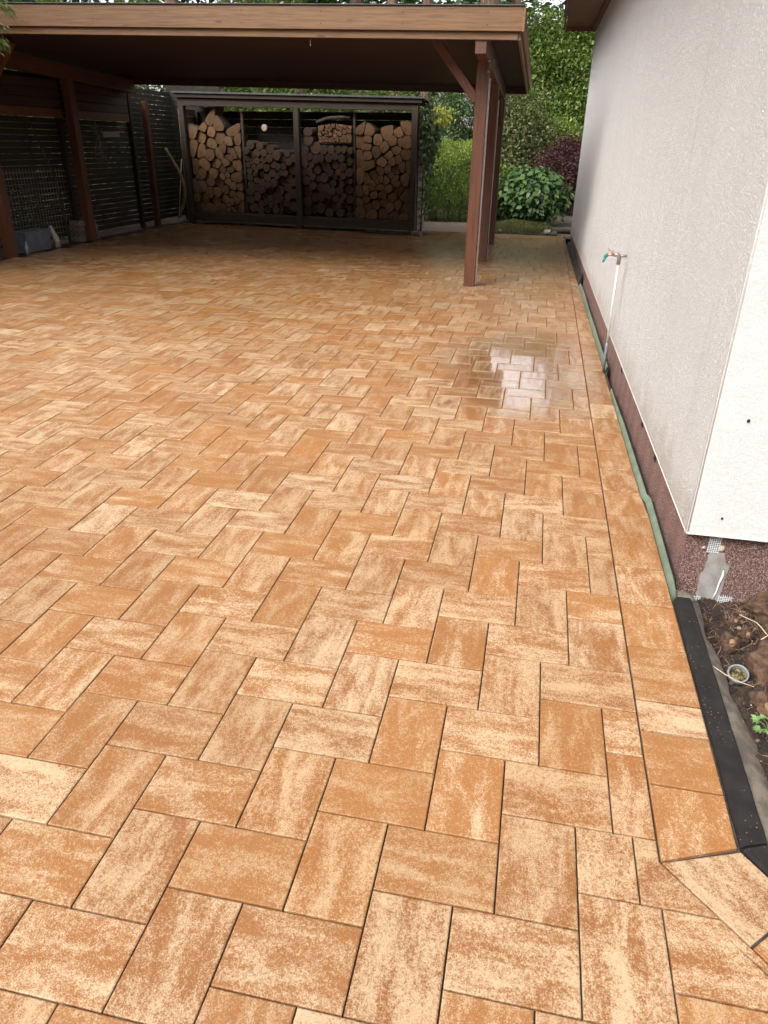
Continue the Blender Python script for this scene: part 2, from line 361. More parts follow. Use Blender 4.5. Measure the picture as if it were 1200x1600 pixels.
# ================================================================== SETTING
def wallx(y): return 0.963 - 0.0143*(y-1.70)
def outx(y): return min(.925, wallx(y)-.042) if y > 2.5 else .925
def sheet(name, x0, x1, y0, y1, nx, ny, zf, m, kind='structure', parent=None):
    v = []; f = []
    for j in range(ny+1):
        for i in range(nx+1):
            x = x0+(x1-x0)*i/nx; y = y0+(y1-y0)*j/ny; v.append((x, y, zf(x, y)))
    for j in range(ny):
        for i in range(nx):
            a = j*(nx+1)+i; f.append((a, a+1, a+nx+2, a+nx+1))
    o = mobj(name, v, f, m, parent, None, True); tag(o, kind=kind); return o
sheet('ground', -400, 400, -400, 400, 40, 40, lambda x, y: -.30, M_ground)
def gz(x, y):
    return -.035+.03*math.sin(x*1.7+y)*math.sin(y*1.3-x*.6) + (.03*max(0, min(1, (y-16)/2)))
sheet('garden_ground', -30, 30, 15.26, 60, 90, 90, gz, M_ground)
sheet('fence_strip_soil', -20, -7.66, -2, 15.26, 20, 60, lambda x, y: -.02+.02*math.sin(3*x)*math.sin(2.3*y)-.012*(x > -7.7), M_soil)
# gravel path running on past the shed
mobj('garden_path', [(-2.3,15.27,.003),(-.75,15.27,.003),(-1.15,16.6,.012),(-1.5,17.4,.02),(-3.2,17.6,.02),(-2.5,16.4,.01)], [(0,1,2,5),(5,2,3,4)], M_path)['kind'] = 'structure'

# ------------------------------------------------------------------ paving: two-by-three stones in elbow bond
BX = .712; YC = .233; DG = Vector((.683, -.730)); DN = Vector((.730, .683)); PC = Vector((BX, YC)); XL = -7.66; YF = 15.25
pav = mobj('paving', [(XL,-1.6,-.011),(1.9,-1.6,-.011),(1.9,-.9,-.011),(.99,.235,-.011),(.93,.32,-.011),(.93,2.5,-.011),(.73,YF,-.011),(XL,YF,-.011),
                      (XL,-1.6,-.09),(1.9,-1.6,-.09),(1.9,-.9,-.09),(.99,.235,-.09),(.93,.32,-.09),(.93,2.5,-.09),(.73,YF,-.09),(XL,YF,-.09)],
           [tuple(range(8))] + [(i, i+8, (i+1) % 8+8, (i+1) % 8) for i in range(8)], M_bed)
tag(pav, kind='structure')
GAP = .0023
def clip(poly, n, c):
    """keep the side where n.p <= c"""
    out = []
    for i in range(len(poly)):
        a, b = poly[i], poly[(i+1) % len(poly)]; da, db = n[0]*a[0]+n[1]*a[1]-c, n[0]*b[0]+n[1]*b[1]-c
        if da <= 1e-9: out.append(a)
        if (da < -1e-9 and db > 1e-9) or (da > 1e-9 and db < -1e-9):
            t = da/(da-db); out.append((a[0]+(b[0]-a[0])*t, a[1]+(b[1]-a[1])*t))
    res = []
    for p in out:
        if not res or (abs(p[0]-res[-1][0])+abs(p[1]-res[-1][1])) > 1e-6: res.append(p)
    if len(res) > 1 and (abs(res[0][0]-res[-1][0])+abs(res[0][1]-res[-1][1])) < 1e-6: res.pop()
    return res if len(res) >= 3 else []
def area(p): return .5*sum(p[i][0]*p[(i+1) % len(p)][1]-p[(i+1) % len(p)][0]*p[i][1] for i in range(len(p)))
def fieldclip(poly):
    """clip to the field: left of the border line, opening out below the kinked corner"""
    dc = DN.x*PC.x+DN.y*PC.y
    A = clip(poly, (1, 0), BX); B = clip(clip(poly, (-1, 0), -BX), (DN.x, DN.y), dc)
    if A and B:
        ysA = [p for p in A if abs(p[0]-BX) < 1e-6]; ysB = [p for p in B if abs(p[0]-BX) < 1e-6]
        if len(ysA) == 2 and len(ysB) == 2:
            # rotate A so that it starts at its upper point on the line and ends at its lower one
            hi = max(ysA, key=lambda p: p[1]); i = A.index(hi); A2 = A[i:]+A[:i]
            lo = min(ysB, key=lambda p: p[1]); j = B.index(lo); B2 = B[j:]+B[:j]   # lower point, round the right, back to the line's upper point
            out = A2 + B2; res = []
            for p in out:
                if not res or (abs(p[0]-res[-1][0])+abs(p[1]-res[-1][1])) > 1e-6: res.append(p)
            if abs(res[0][0]-res[-1][0])+abs(res[0][1]-res[-1][1]) < 1e-6: res.pop()
            # drop collinear points
            r2 = []
            for k in range(len(res)):
                a, b, c = res[k-1], res[k], res[(k+1) % len(res)]
                if abs((b[0]-a[0])*(c[1]-b[1])-(b[1]-a[1])*(c[0]-b[0])) > 1e-7: r2.append(b)
            return [r2]
        return [A]
    return [q for q in (A, B) if q]
def inset(poly, d):
    out = []; n = len(poly)
    for i in range(n):
        a, b, c = Vector(poly[i-1]), Vector(poly[i]), Vector(poly[(i+1) % n])
        e1 = (b-a).normalized(); e2 = (c-b).normalized(); n1 = Vector((-e1.y, e1.x)); n2 = Vector((-e2.y, e2.x))
        k = 1+n1.dot(n2); out.append(tuple(b+(n1+n2)*(d/max(k, .35))))
    return out
def stone(poly, cham=.0030, top=0., wet=.024):
    """poly CCW in local coords -> verts, faces, ctr values"""
    p0 = inset(poly, GAP); p1 = inset(poly, GAP+cham); p2 = inset(poly, GAP+cham+wet)
    n = len(poly); v = [(x, y, -.03) for x, y in p0]+[(x, y, top-.0017) for x, y in p0]+[(x, y, top) for x, y in p1]+[(x, y, top) for x, y in p2]
    f = []
    for k in range(3):
        for i in range(n): f.append((k*n+i, k*n+(i+1) % n, (k+1)*n+(i+1) % n, (k+1)*n+i))
    f.append(tuple(range(3*n, 4*n)))
    return v, f, [0.]*(3*n)+[1.]*n
def stone_mesh(name, poly, m):
    v, f, c = stone(poly); me = bpy.data.meshes.new(name); me.from_pydata(v, [], f); me.materials.append(m)
    a = me.attributes.new('ctr', 'FLOAT', 'POINT'); a.data.foreach_set('value', c); me.update(); return me
FULL = [(-.15,-.10),(.15,-.10),(.15,.10),(-.15,.10)]
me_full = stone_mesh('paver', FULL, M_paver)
tiles = []   # (world polygon, centre, rot90, full)
def put(x0, y0, x1, y1):
    if abs(x1-.7) < .011 and y0 > .05: x1 = BX
    if x0 > .689 and x0 < BX+.001 and y0 > .05: return
    if abs(x0-.8) < .01 and abs(y0-.1) < .01: return
    rot = (y1-y0) > (x1-x0)*1.05
    poly = [(x0,y0),(x1,y0),(x1,y1),(x0,y1)]
    if x1 <= XL+1e-6 or y0 >= YF: return
    c = clip(clip(poly, (-1,0), -XL), (0,1), YF)
    if not c: return
    whole = abs(area(c)-.06) < 1e-5
    for q in (fieldclip(c) if c else []):
        if area(q) < .0012: continue
        full = whole and abs(area(q)-.06) < 1e-5
        tiles.append((q, (sum(p[0] for p in q)/len(q), sum(p[1] for p in q)/len(q)), rot, full))
U = .1
for a in range(-60, 60):
    for b in range(-90, 120):
        ox, oy = 5*a-2*b, a+2*b
        if not (-80 < ox < 20 and -17 < oy < 156): continue
        x, y = ox*U, oy*U
        if abs(ox-5) < .1 and oy == 1:      # stone at the kinked corner is laid as two cut pieces
            put(x, y, x+.15, y+.2); put(x+.15, y, x+.36, y+.2)
        else: put(x, y, x+.3, y+.2)
        put(x+.3, y, x+.5, y+.3)
camp = Vector(cam.location); crot = cam.rotation_euler.to_matrix()
def screen(x, y, z=0):
    c = crot.transposed() @ (Vector((x, y, z))-camp)
    if c.z > -.05: return None
    return (600+1129.7*c.x/-c.z, 800-1129.7*c.y/-c.z)
def inview(poly, pad=30):
    s = [screen(*p) for p in poly]
    if any(k is None for k in s): return False
    return max(k[0] for k in s) > -pad and min(k[0] for k in s) < 1200+pad and max(k[1] for k in s) > -pad and min(k[1] for k in s) < 1600+pad
keep = []
for t in tiles:
    if t[1][1] < -.95 or t[1][0] > 1.9: continue
    s = screen(*t[1]); big = -1
    if inview(t[0], 0):
        q = [screen(*p) for p in t[0]]; big = abs(area(q))
    keep.append((big, t))
keep.sort(key=lambda k: -k[0])
near, rest = keep[:300], keep[300:]
def jit(z=.0007, a=.0024):
    return Matrix.Rotation(random.gauss(0, a), 4, 'X') @ Matrix.Rotation(random.gauss(0, a), 4, 'Y')
for _, (poly, c, rot, full) in near:
    A = Matrix.Translation((c[0], c[1], random.gauss(0, .0005))) @ jit(); 
    if rot: A = A @ Matrix.Rotation(R(90)*random.choice((1,-1)), 4, 'Z')
    elif random.random() < .5: A = A @ Matrix.Rotation(R(180), 4, 'Z')
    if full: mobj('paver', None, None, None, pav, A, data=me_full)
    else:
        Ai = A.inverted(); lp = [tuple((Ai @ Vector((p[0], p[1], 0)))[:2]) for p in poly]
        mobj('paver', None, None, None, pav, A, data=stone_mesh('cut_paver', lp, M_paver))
V = []; F = []; CT = []; PCo = []; PR = []
def add_stuff(poly, c, rot):
    r = random.random(); off = Vector((r*91, random.random()*57, random.random()*23))
    v, f, ct = stone([(p[0]-c[0], p[1]-c[1]) for p in poly]); k = len(V); A = jit()
    sx, sy = random.gauss(0,.0024), random.gauss(0,.0024); dz = random.gauss(0, .0005)
    for (x, y, z) in v:
        V.append((x+c[0], y+c[1], z+dz+x*sx+y*sy)); l = Vector((y, x, z)) if rot else Vector((x, y, z)); PCo.append(l+off); PR.append(r)
    CT.extend(ct); F.extend(tuple(i+k for i in q) for q in f)
for _, (poly, c, rot, full) in rest: add_stuff(poly, c, rot)
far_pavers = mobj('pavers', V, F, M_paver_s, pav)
me = far_pavers.data
a = me.attributes.new('ctr', 'FLOAT', 'POINT'); a.data.foreach_set('value', CT)
a = me.attributes.new('pc', 'FLOAT_VECTOR', 'POINT'); a.data.foreach_set('vector', np.array(PCo, dtype=np.float32).ravel())
a = me.attributes.new('pr', 'FLOAT', 'POINT'); a.data.foreach_set('value', PR)
far_pavers['kind'] = 'stuff'
# border course along the wall
def border(poly, along=None):
    poly = inset(poly, .0012)
    cx = sum(p[0] for p in poly)/len(poly); cy = sum(p[1] for p in poly)/len(poly)
    A = Matrix.Translation((cx, cy, random.gauss(0, .0006))) @ jit()
    ang = along if along is not None else R(90)*random.choice((0, 1, 1))
    A = A @ Matrix.Rotation(ang, 4, 'Z'); Ai = A.inverted()
    lp = [tuple((Ai @ Vector((p[0], p[1], 0)))[:2]) for p in poly]
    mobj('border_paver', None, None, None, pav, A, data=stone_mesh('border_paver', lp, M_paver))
ys = [.50,.72,.867,1.167,1.46,1.76,2.06,2.27]
while ys[-1] < YF-.3: ys.append(ys[-1]+.30)
ys[-1] = YF
border([(BX+.001,YC),(.922,.318),(.925,.50),(BX+.001,.50)])
for y0, y1 in zip(ys[:-1], ys[1:]): border([(BX+.001,y0),(outx(y0),y0),(outx(y1),y1),(BX+.001,y1)])
s0 = 0.; first = True
for L in (.262, .20, .30, .30, .30):
    i0 = PC+DG*s0; i1 = PC+DG*(s0+L); o0 = i0+DN*.20; o1 = i1+DN*.20
    if first: o0 = Vector((.928, .314)); first = False
    border([tuple(i1), tuple(o1), tuple(o0), tuple(i0)], math.atan2(DG.y, DG.x)); s0 += L

# ------------------------------------------------------------------ house
house = thing('house', 'white plastered house wall with pinkish pebble plinth along the right of the paving', 'house', (wallx(1.7), 1.70, 0))
ZB = .222; YE = 13.75; HT = 3.46
def wallv(y, off=0.): return wallx(y)+off
mobj('side_wall', [(wallx(1.7),1.7,ZB),(wallx(YE),YE,ZB),(wallx(YE),YE,HT),(wallx(1.7),1.7,HT),(wallx(1.7)+.3,2.0,ZB),(wallx(YE)+.3,YE-.3,ZB)],
     [(0,3,2,1),(0,1,5,4)], M_pl_side, house)
mobj('front_wall', [(wallx(1.7),1.7,ZB),(9.2,1.7,ZB),(9.2,1.7,HT),(5,1.7,6.4),(wallx(1.7),1.7,HT),(wallx(1.7)+.3,2.0,ZB),(9.2,2.0,ZB)], [(0,1,2,3,4),(0,5,6,1)], M_pl_front, house)
mobj('back_wall', [(wallx(YE),YE,ZB),(9,YE,ZB),(9,YE,HT),(5,YE,6.4),(wallx(YE),YE,HT)], [(4,3,2,1,0)], M_pl_side, house)
# rounded plaster arris beads
q = MB(); q.tube([(wallx(1.7)+.006,1.706,ZB+.001),(wallx(1.7)+.006,1.706,HT-.01)], .0072, 8); q.done('corner_bead', M_pl_front, house, smooth=True)
q = MB(); q.tube([(wallx(1.7)+.002,1.702,ZB+.0015),(9,1.702,ZB+.0015)], .005, 6); q.tube([(wallx(1.7)+.003,1.705,ZB+.0015),(wallx(YE)+.003,YE,ZB+.0015)], .005, 6); q.done('drip_edge', M_pl_front, house, smooth=True)
PO = .018
mobj('plinth', [(wallx(1.7)+PO,1.742,-.3),(wallx(1.7)+PO,1.742,ZB+.03),(wallx(YE)+PO,YE-.04,-.3),(wallx(YE)+PO,YE-.04,ZB+.03),(9,1.742,-.3),(9,1.742,ZB+.03)],
     [(0,1,3,2),(0,4,5,1)], M_plinth, house)
for (x, z, r) in ((1.091,.728,.006),(1.087,.307,.005)):
    q = MB(); n = 10
    ring = [(x+r*math.cos(2*math.pi*k/n)*random.uniform(.8,1.2), 1.6965, z+r*1.3*math.sin(2*math.pi*k/n)) for k in range(n)]
    q.add(ring, [tuple(range(n))]); q.done('screw_hole', M_black, house)
# dark drips on the plinth side below the plaster edge
for (y, s) in ((3.15,.012),(2.62,.014),(4.35,.010)):
    q = MB(); q.tube([(wallx(y)+.01,y,ZB-.005),(wallx(y)+.006,y-.01,ZB-.03),(wallx(y)+.012,y,ZB-.06)], [s*.5,s*.6,.002], 6); q.done('tar_drip', M_black, house, smooth=True)
def poly_y(pts, y, parent, name, m):   # irregular patch on the plinth front face
    n = len(pts); v = [(x, y, z) for x, z in pts]+[(x, 1.7425, z) for x, z in pts]
    return mobj(name, v, [tuple(range(n))]+[(i, i+n, (i+1) % n+n, (i+1) % n) for i in range(n)], m, parent)
def rough_poly(pts, n=5, amp=.004):
    out = []
    for i in range(len(pts)):
        a, b = pts[i], pts[(i+1) % len(pts)]
        for k in range(n):
            t = k/n; out.append((a[0]+(b[0]-a[0])*t+random.gauss(0, amp*.6), a[1]+(b[1]-a[1])*t+random.gauss(0, amp*.6)))
    return out
poly_y(rough_poly([(1.077,-.112),(1.165,-.112),(1.172,-.045),(1.176,.06),(1.158,.085),(1.146,.128),(1.086,.128),(1.08,.075),(1.070,.0)]), 1.739, house, 'cement_patch', M_cement)
def gridmesh(x0, x1, z0, z1, name='mesh_strip'):
    q = MB(); s = .0085; x = x0
    while x <= x1: q.box((x, 1.7365, z0-random.uniform(0,.006)), (x+.0022, 1.7375, z1+random.uniform(0,.006))); x += s
    z = z0
    while z <= z1: q.box((x0-random.uniform(0,.004), 1.7355, z), (x1+random.uniform(0,.004), 1.7363, z+.0026)); z += s
    return q.done(name, M_mesh, house)
gridmesh(1.072, 1.118, .128, .214); gridmesh(1.060, 1.092, -.135, -.10); gridmesh(1.165, 1.222, -.132, -.082)
q = MB(); q.tube([(1.143,1.736,-.105),(1.150,1.735,-.06),(1.152,1.735,-.02),(1.158,1.735,.02),(1.157,1.736,.045)], [.004,.003,.0035,.005,.002], 6); q.done('filler_streak', M_white, house, smooth=True)
def blob(name, c, s, m, parent=None, n=2, amp=.12, seed=0, M=None):
    import bmesh
    bm = bmesh.new(); bmesh.ops.create_icosphere(bm, subdivisions=n, radius=1); rr = random.Random(seed)
    ph = [rr.uniform(0, 6) for _ in range(6)]
    for v in bm.verts:
        p = v.co; k = 1+amp*(math.sin(3*p.x+ph[0])*math.sin(4*p.y+ph[1])+.6*math.sin(7*p.z+ph[2])*math.sin(6*p.x+ph[3])+.3*math.sin(13*p.y+ph[4]))
        v.co = Vector((p.x*s[0], p.y*s[1], p.z*s[2]))*k
    me = bpy.data.meshes.new(name); bm.to_mesh(me); bm.free(); me.materials.append(m); me.polygons.foreach_set('use_smooth', [True]*len(me.polygons))
    return mobj(name, None, None, None, parent, Matrix.Translation(c) @ (M or Matrix.Identity(4)), data=me)
blob('pebble', (1.128,1.736,.150), (.012,.007,.015), M_stone, house, seed=3); blob('pebble', (1.056,1.737,.145), (.008,.005,.007), M_stone, house, seed=4)
# eave: soffit boards, fascia, rafters
XE0, XE1 = .245, .275
nb = 0; y = YE+.05; sof = None
y0 = YE+.08
for k in range(90):
    ya = y0-k*.155; yb = ya-.150
    if yb < 1.3: break
    v, f = boxg((0, -.075, 0), (wallx(ya)-.30, .075, .018), .003)
    mobj('soffit_board', v, f, M_soffit, house, Matrix.Translation((.30, (ya+yb)/2, HT)))
beam('eave_fascia', (XE1, YE+.11, HT+.09), (XE1+.0, 1.2, HT+.09), .028, .22, M_soffit, house)
beam('wall_batten', (wallx(YE)-.03, YE+.08, HT-.035), (wallx(1.7)-.03, 1.72, HT-.035), .055, .065, M_soffit, house)
beam('end_board', (.30, YE+.11, HT+.03), (1.6, YE+.11, HT+.03), .03, .16, M_soffit, house)
mobj('roof', [(.24,1.1,HT+.2),(.24,YE+.15,HT+.2),(5,YE+.15,6.7),(5,1.1,6.7),(9.8,1.1,HT+.2),(9.8,YE+.15,HT+.2),(.24,1.1,HT+.14),(.24,YE+.15,HT+.14),(5,YE+.15,6.6),(5,1.1,6.6)],
     [(0,3,2,1),(3,4,5,2),(0,1,7,6),(1,2,8,7),(6,9,3,0)], M_rtile, house)

# foam strip between the border stones and the plinth
def strip(name, y0, y1, m, hf, of, n=60):
    v = []; f = []
    for i in range(n+1):
        y = y0+(y1-y0)*i/n; xo = outx(y); h = hf(y); o = of(y)
        v += [(xo-.001,y,-.05),(xo+.003,y,-.004),(xo+.003+o*.75,y,h*.7),(xo+.004+o,y,h),(xo+.009+o,y,h-.001),(xo+.011+o*.7,y,-.05)]
    for i in range(n):
        for k in range(5): f.append((i*6+k, i*6+k+1, (i+1)*6+k+1, (i+1)*6+k))
    f += [(0,1,2,3,4,5), tuple(n*6+k for k in (5,4,3,2,1,0))]
    o = mobj(name, v, f, m, None, None, True); return o
o = strip('edge_strip', 1.515, 4.42, M_memb, lambda y: .018+.003*math.sin(y*1.7+1), lambda y: max(.004, .016-.003*math.sin(y*1.9)-.012*max(0, (y-3.6)/.8)-.010*max(0, (1.65-y)/.13)))
tag(o, 'pale green foam strip between the border stones and the plinth nearest the corner', 'edging strip', 'foam strips along the house plinth')
o = strip('edge_strip', 4.95, 9.2, M_memb, lambda y: .04+.012*math.sin(y*2.6), lambda y: .016+.006*math.sin(y*3.1))
tag(o, 'grey green foam strip behind and beyond the foot of the tap pipe', 'edging strip', 'foam strips along the house plinth')
o = strip('edge_strip', 9.25, 13.7, M_membd, lambda y: .11+.03*math.sin(y*2.2), lambda y: .02+.012*math.sin(y*3))
tag(o, 'dark crumpled membrane strip at the far end of the plinth', 'edging strip', 'foam strips along the house plinth')

# ------------------------------------------------------------------ kerb, haunch and planting bed
def kerbstone(pts_in, pts_out, label):
    t = .005; v = []
    a0, a1 = Vector(pts_in[0]), Vector(pts_in[1]); b0, b1 = Vector(pts_out[0]), Vector(pts_out[1])
    N = 24
    for i in range(N+1):
        s = i/N; a = a0.lerp(a1, s); b = b0.lerp(b1, s); d = (b-a).normalized(); j = random.uniform(-.001, .001)
        v += [(a.x, a.y, -.2), (a.x+j, a.y, t-.007), (*(a+d*.007), t), (*(b-d*.007), t), (b.x+j, b.y, t-.007), (b.x, b.y, -.2)]
    f = [(i*6+k, i*6+k+1, (i+1)*6+k+1, (i+1)*6+k) for i in range(N) for k in range(5)]
    f += [(5,4,3,2,1,0), tuple(N*6+k for k in range(6))]
    f = [tuple(reversed(x)) for x in f]
    o = mobj('kerb_stone', v, f, M_kerb); return tag(o, label, 'kerb', 'anthracite kerb edging the planting bed')
kerbstone([(.930,1.545),(.930,.324)], [(1.004,1.545),(1.004,.352)], 'long dark anthracite kerb between the border stones and the soil bed')
kerbstone([(.932,.317),(1.62,-.60)], [(1.005,.345),(1.68,-.555)], 'dark angled kerb piece meeting the long one at the bottom right edge')
blob('mortar_lump', (.972,1.575,-.012), (.05,.04,.02), M_haunch, None, 3, .15, 5); tag(bpy.data.objects['mortar_lump'], 'small grey mortar lump closing the house end of the kerb', 'mortar lump')
v = []; f = []; n = 40
for i in range(n+1):
    y = 1.60-i*(1.60+.9)/n; xx = 1.0 if y > .35 else 1.0+(.35-y)*.73
    wd = .022+.055*min(1, max(0, (1.42-y)/.9))+.008*math.sin(y*17)+.004*math.sin(y*41)
    v += [(xx, y, -.016), (xx+wd*.55, y, -.022+.003*math.sin(y*23)), (xx+wd+.02, y, -.05), (xx+wd+.05, y, -.12)]
f = [(i*4+k, (i+1)*4+k, (i+1)*4+k+1, i*4+k+1) for i in range(n) for k in range(3)]
tag(mobj('kerb_haunch', v, f, M_haunch, None, None, True), kind='structure')
from mathutils import noise as mn
def soilz(x, y):
    b = -.055-.055*max(0, min(1, (y-.9)/.5))+.03*max(0, min(1, (x-1.3)/.5))
    return b+.022*mn.noise(Vector((x*14, y*14, 3)))+.012*mn.noise(Vector((x*40, y*40, 7)))+.006*mn.noise(Vector((x*110, y*110, 1)))
sheet('planting_bed', .985, 2.6, -.95, 1.79, 190, 300, soilz, M_soil)
def crumbs(n):
    P = np.stack([rng.uniform(1.04, 1.7, n), rng.uniform(-.6, 1.74, n), np.zeros(n)], 1)
    for p in P: p[2] = soilz(p[0], p[1])+.002
    return P
L_hair = leafm('root_hair_strands', (.04,.02,.012), (.12,.065,.035), (.24,.16,.10), .9, 0)
# loose crumbs, fibres and bits over the soil
P = crumbs(16000); D = unit(rng.normal(size=P.shape)*[1,1,.5]); Nn = unit(rng.normal(size=P.shape)+[0,0,.7])
sz = rng.uniform(.003,.011,len(P))*np.where(rng.random(len(P))<.06, 2.4, 1); tag(quads('soil_litter', kites(P, D, Nn, sz, sz*.7), leafm('soil_crumbs', (.015,.008,.006), (.07,.035,.022), (.17,.10,.07), .9, 0)), kind='stuff', label='dark crumbs and needles scattered over the planting bed', cat='litter')
q = MB()
for i in range(420):
    near_wall = random.random() < .55
    x = random.uniform(1.17,1.5) if near_wall else random.uniform(1.06,1.5); y = random.uniform(1.5,1.72) if near_wall else random.uniform(.5,1.7)
    z = soilz(x, y)+random.uniform(.002,.02); a = random.uniform(0, 6.28); l = random.uniform(.02,.07); pts = [(x, y, z)]
    for k in range(3):
        a += random.gauss(0, .6); x += math.cos(a)*l/3; y += math.sin(a)*l/3; pts.append((x, min(y,1.735), soilz(x, y)+random.uniform(.002,.03)))
    q.tube(pts, random.uniform(.0005,.0012), 3, cap=False)
o = q.done('root_fibres', M_fibre); tag(o, 'tangle of thin brown root fibres lying on the soil below the plinth', 'root fibres', kind='stuff')
def stick(pts, r, label): 
    q = MB(); q.tube(pts, r, 6); return tag(q.done('twig', M_straw, smooth=True), label, 'twig')
stick([(1.205,1.56,-.055),(1.255,1.50,-.045),(1.262,1.46,-.04),(1.27,1.40,-.035),(1.24,1.375,-.04)], .0022, 'pale bent twig beside the cut roots near the plinth')
stick([(1.01,1.115,-.006),(1.05,1.095,-.02),(1.10,1.075,-.03),(1.14,1.06,-.03)], .0014, 'thin straight straw lying across the kerb haunch below the pipe')
def stump(c, s, seed, label, cut=True, rot=0):
    t = thing('root_stump', label, 'root stump', c, 0, 'root stumps in the planting bed')
    Mx = Matrix.Rotation(rot, 4, 'Z') @ Matrix.Rotation(R(35), 4, 'X')
    blob('root_body', c, s, M_stump, t, 4, .26, seed, Mx)
    nh = int(2600*s[0]); rs_ = np.random.default_rng(seed); dd = unit(rs_.normal(size=(nh,3))); Mr = np.array(Mx.to_3x3()); Pq = (dd*np.array(s)*.98)@Mr.T+np.array(c); dw = dd@Mr.T
    tag(quads('root_hair', kites(Pq, unit(rs_.normal(size=Pq.shape)+dw*.35), dw, rs_.uniform(.012,.04,nh), .0018), L_hair, t), kind='stuff')
    if cut:
        n = 12; rr = random.Random(seed); d = Vector((0, -.60, .75)); 
        q = MB(); ring = [(Mx @ Vector((s[0]*.34*math.cos(a*6.2832/n)*rr.uniform(.8,1.2), s[1]*.34*math.sin(a*6.2832/n)*rr.uniform(.85,1.1), s[2]*1.02)))+Vector(c) for a in range(n)]
        ctr = sum(ring, Vector())/n; q.add(ring+[ctr+Vector((0,0,.002))]+[p-Vector((0,0,.02)) for p in ring], [(i, (i+1) % n, n) for i in range(n)]+[(i, n+1+i, n+1+(i+1) % n, (i+1) % n) for i in range(n)])
        q.done('cut_face', M_cut, t)
stump((1.135,1.385,-.10), (.034,.045,.05), 11, 'upright brown root stump nearest the kerb top below the cement patch')
stump((1.185,1.54,-.085), (.020,.022,.028), 12, 'small pale yellow cut root just under the plinth', True)
stump((1.215,1.46,-.09), (.022,.026,.03), 13, 'small reddish cut root right of the upright stump', True)
stump((1.31,1.63,-.06), (.06,.06,.05), 14, 'broad orange brown root against the plinth at the right edge', False)
stump((1.34,1.50,-.07), (.055,.06,.045), 15, 'rounded brown root lump right of the bent twig', False)
stump((1.255,1.22,-.085), (.085,.11,.085), 16, 'largest hairy brown root ball beside the grey pipe', False)
stump((1.175,1.00,-.075), (.055,.055,.045), 17, 'knobbly root lump with a pale cut end below the grey pipe', True)
stump((1.07,1.60,-.125), (.03,.02,.02), 18, 'reddish clod of root in the hole under the mesh', False)
for i, (x, y, s) in enumerate(((1.205,1.53,.012),(1.068,1.155,.010),(1.20,.93,.007),(1.12,.99,.0035),(1.06,1.29,.004),(1.16,.90,.004))):
    o = blob('pebble', (x, y, soilz(x, y)+s*.5), (s, s*.85, s*.6), M_stone, None, 1, .15, 30+i)
    tag(o, ['pale tan pebble between the cut roots near the plinth','greenish pebble beside the straw below the pipe','white pebble on the soil above the seedling','tiny white pebble right of the kerb haunch','tiny grey pebble on the edge of the haunch','small pebble lying left of the seedling'][i], 'pebble', 'pebbles in the planting bed')
# grey drain pipe stub filled with leaves
pp = thing('pipe_stub', 'short open grey plastic drain pipe full of dead leaves sticking out of the soil', 'pipe', (1.115,1.16,-.06))
ax = Vector((-.12,-.45,.88)).normalized(); base = Vector((1.120,1.185,-.12)); top = base+ax*.085
u = ax.orthogonal().normalized(); w_ = ax.cross(u); n = 28; prof = [(.033,-.02),(.033,.058),(.037,.062),(.037,.083),(.0355,.086),(.0315,.086),(.030,.083),(.030,.02)]
v = [base+ax*h+(u*math.cos(2*math.pi*k/n)+w_*math.sin(2*math.pi*k/n))*r for (r, h) in prof for k in range(n)]
mobj('pipe_wall', v, [(i*n+k, i*n+(k+1) % n, (i+1)*n+(k+1) % n, (i+1)*n+k) for i in range(len(prof)-1) for k in range(n)], M_pvc, pp, None, True)
m_ = 160; rr_ = np.sqrt(rng.random(m_))*.026; an = rng.random(m_)*6.283
Pp = np.array(base)+np.array(ax)*rng.uniform(.045,.068,m_)[:,None]+np.outer(rr_*np.cos(an), np.array(u))+np.outer(rr_*np.sin(an), np.array(w_))
tag(quads('dead_leaves', kites(Pp, rng.normal(size=Pp.shape), unit(rng.normal(size=Pp.shape)+np.array(ax)), .014, .010), L_dry, pp), kind='stuff')
# seedling
sg = thing('seedling', 'small fresh green leafy seedling at the right edge of the soil bed', 'plant', (1.135,.84,-.05))
q = MB(); PL = []; DL = []
for i in range(13):
    a = i*2.4; l = random.uniform(.025,.055); c = Vector((1.135,.835,soilz(1.135,.835))); e = c+Vector((math.cos(a)*l, math.sin(a)*l*.9, random.uniform(.02,.045)))
    q.tube([c, c.lerp(e,.5)+Vector((0,0,.012)), e], [.0014,.001,.0007], 4)
    for k in range(5):
        b = a+(k-2)*.75; PL.append(e); DL.append((math.cos(b), math.sin(b), random.uniform(-.25,.2)))
q.done('stem', L_weed, sg, smooth=True)
quads('leaves', kites(np.array(PL), np.array(DL), unit(rng.normal(size=(len(PL),3))*.25+[0,0,1]), rng.uniform(.014,.024,len(PL)), rng.uniform(.010,.015,len(PL))), L_weed, sg)
for (cx, cy, lb) in ((1.20,.62,'thin tuft of pale grass blades below the seedling'),):
    nn = 60; P = np.tile([cx, cy, soilz(cx,cy)], (nn,1))+rng.normal(size=(nn,3))*[.03,.03,0]; D = rng.normal(size=(nn,3))*[1,1,.3]+[0,0,.5]
    tag(quads('grass_tuft', kites(P, D, rng.normal(size=(nn,3)), rng.uniform(.02,.05,nn), .0025), L_dry), lb, 'grass')

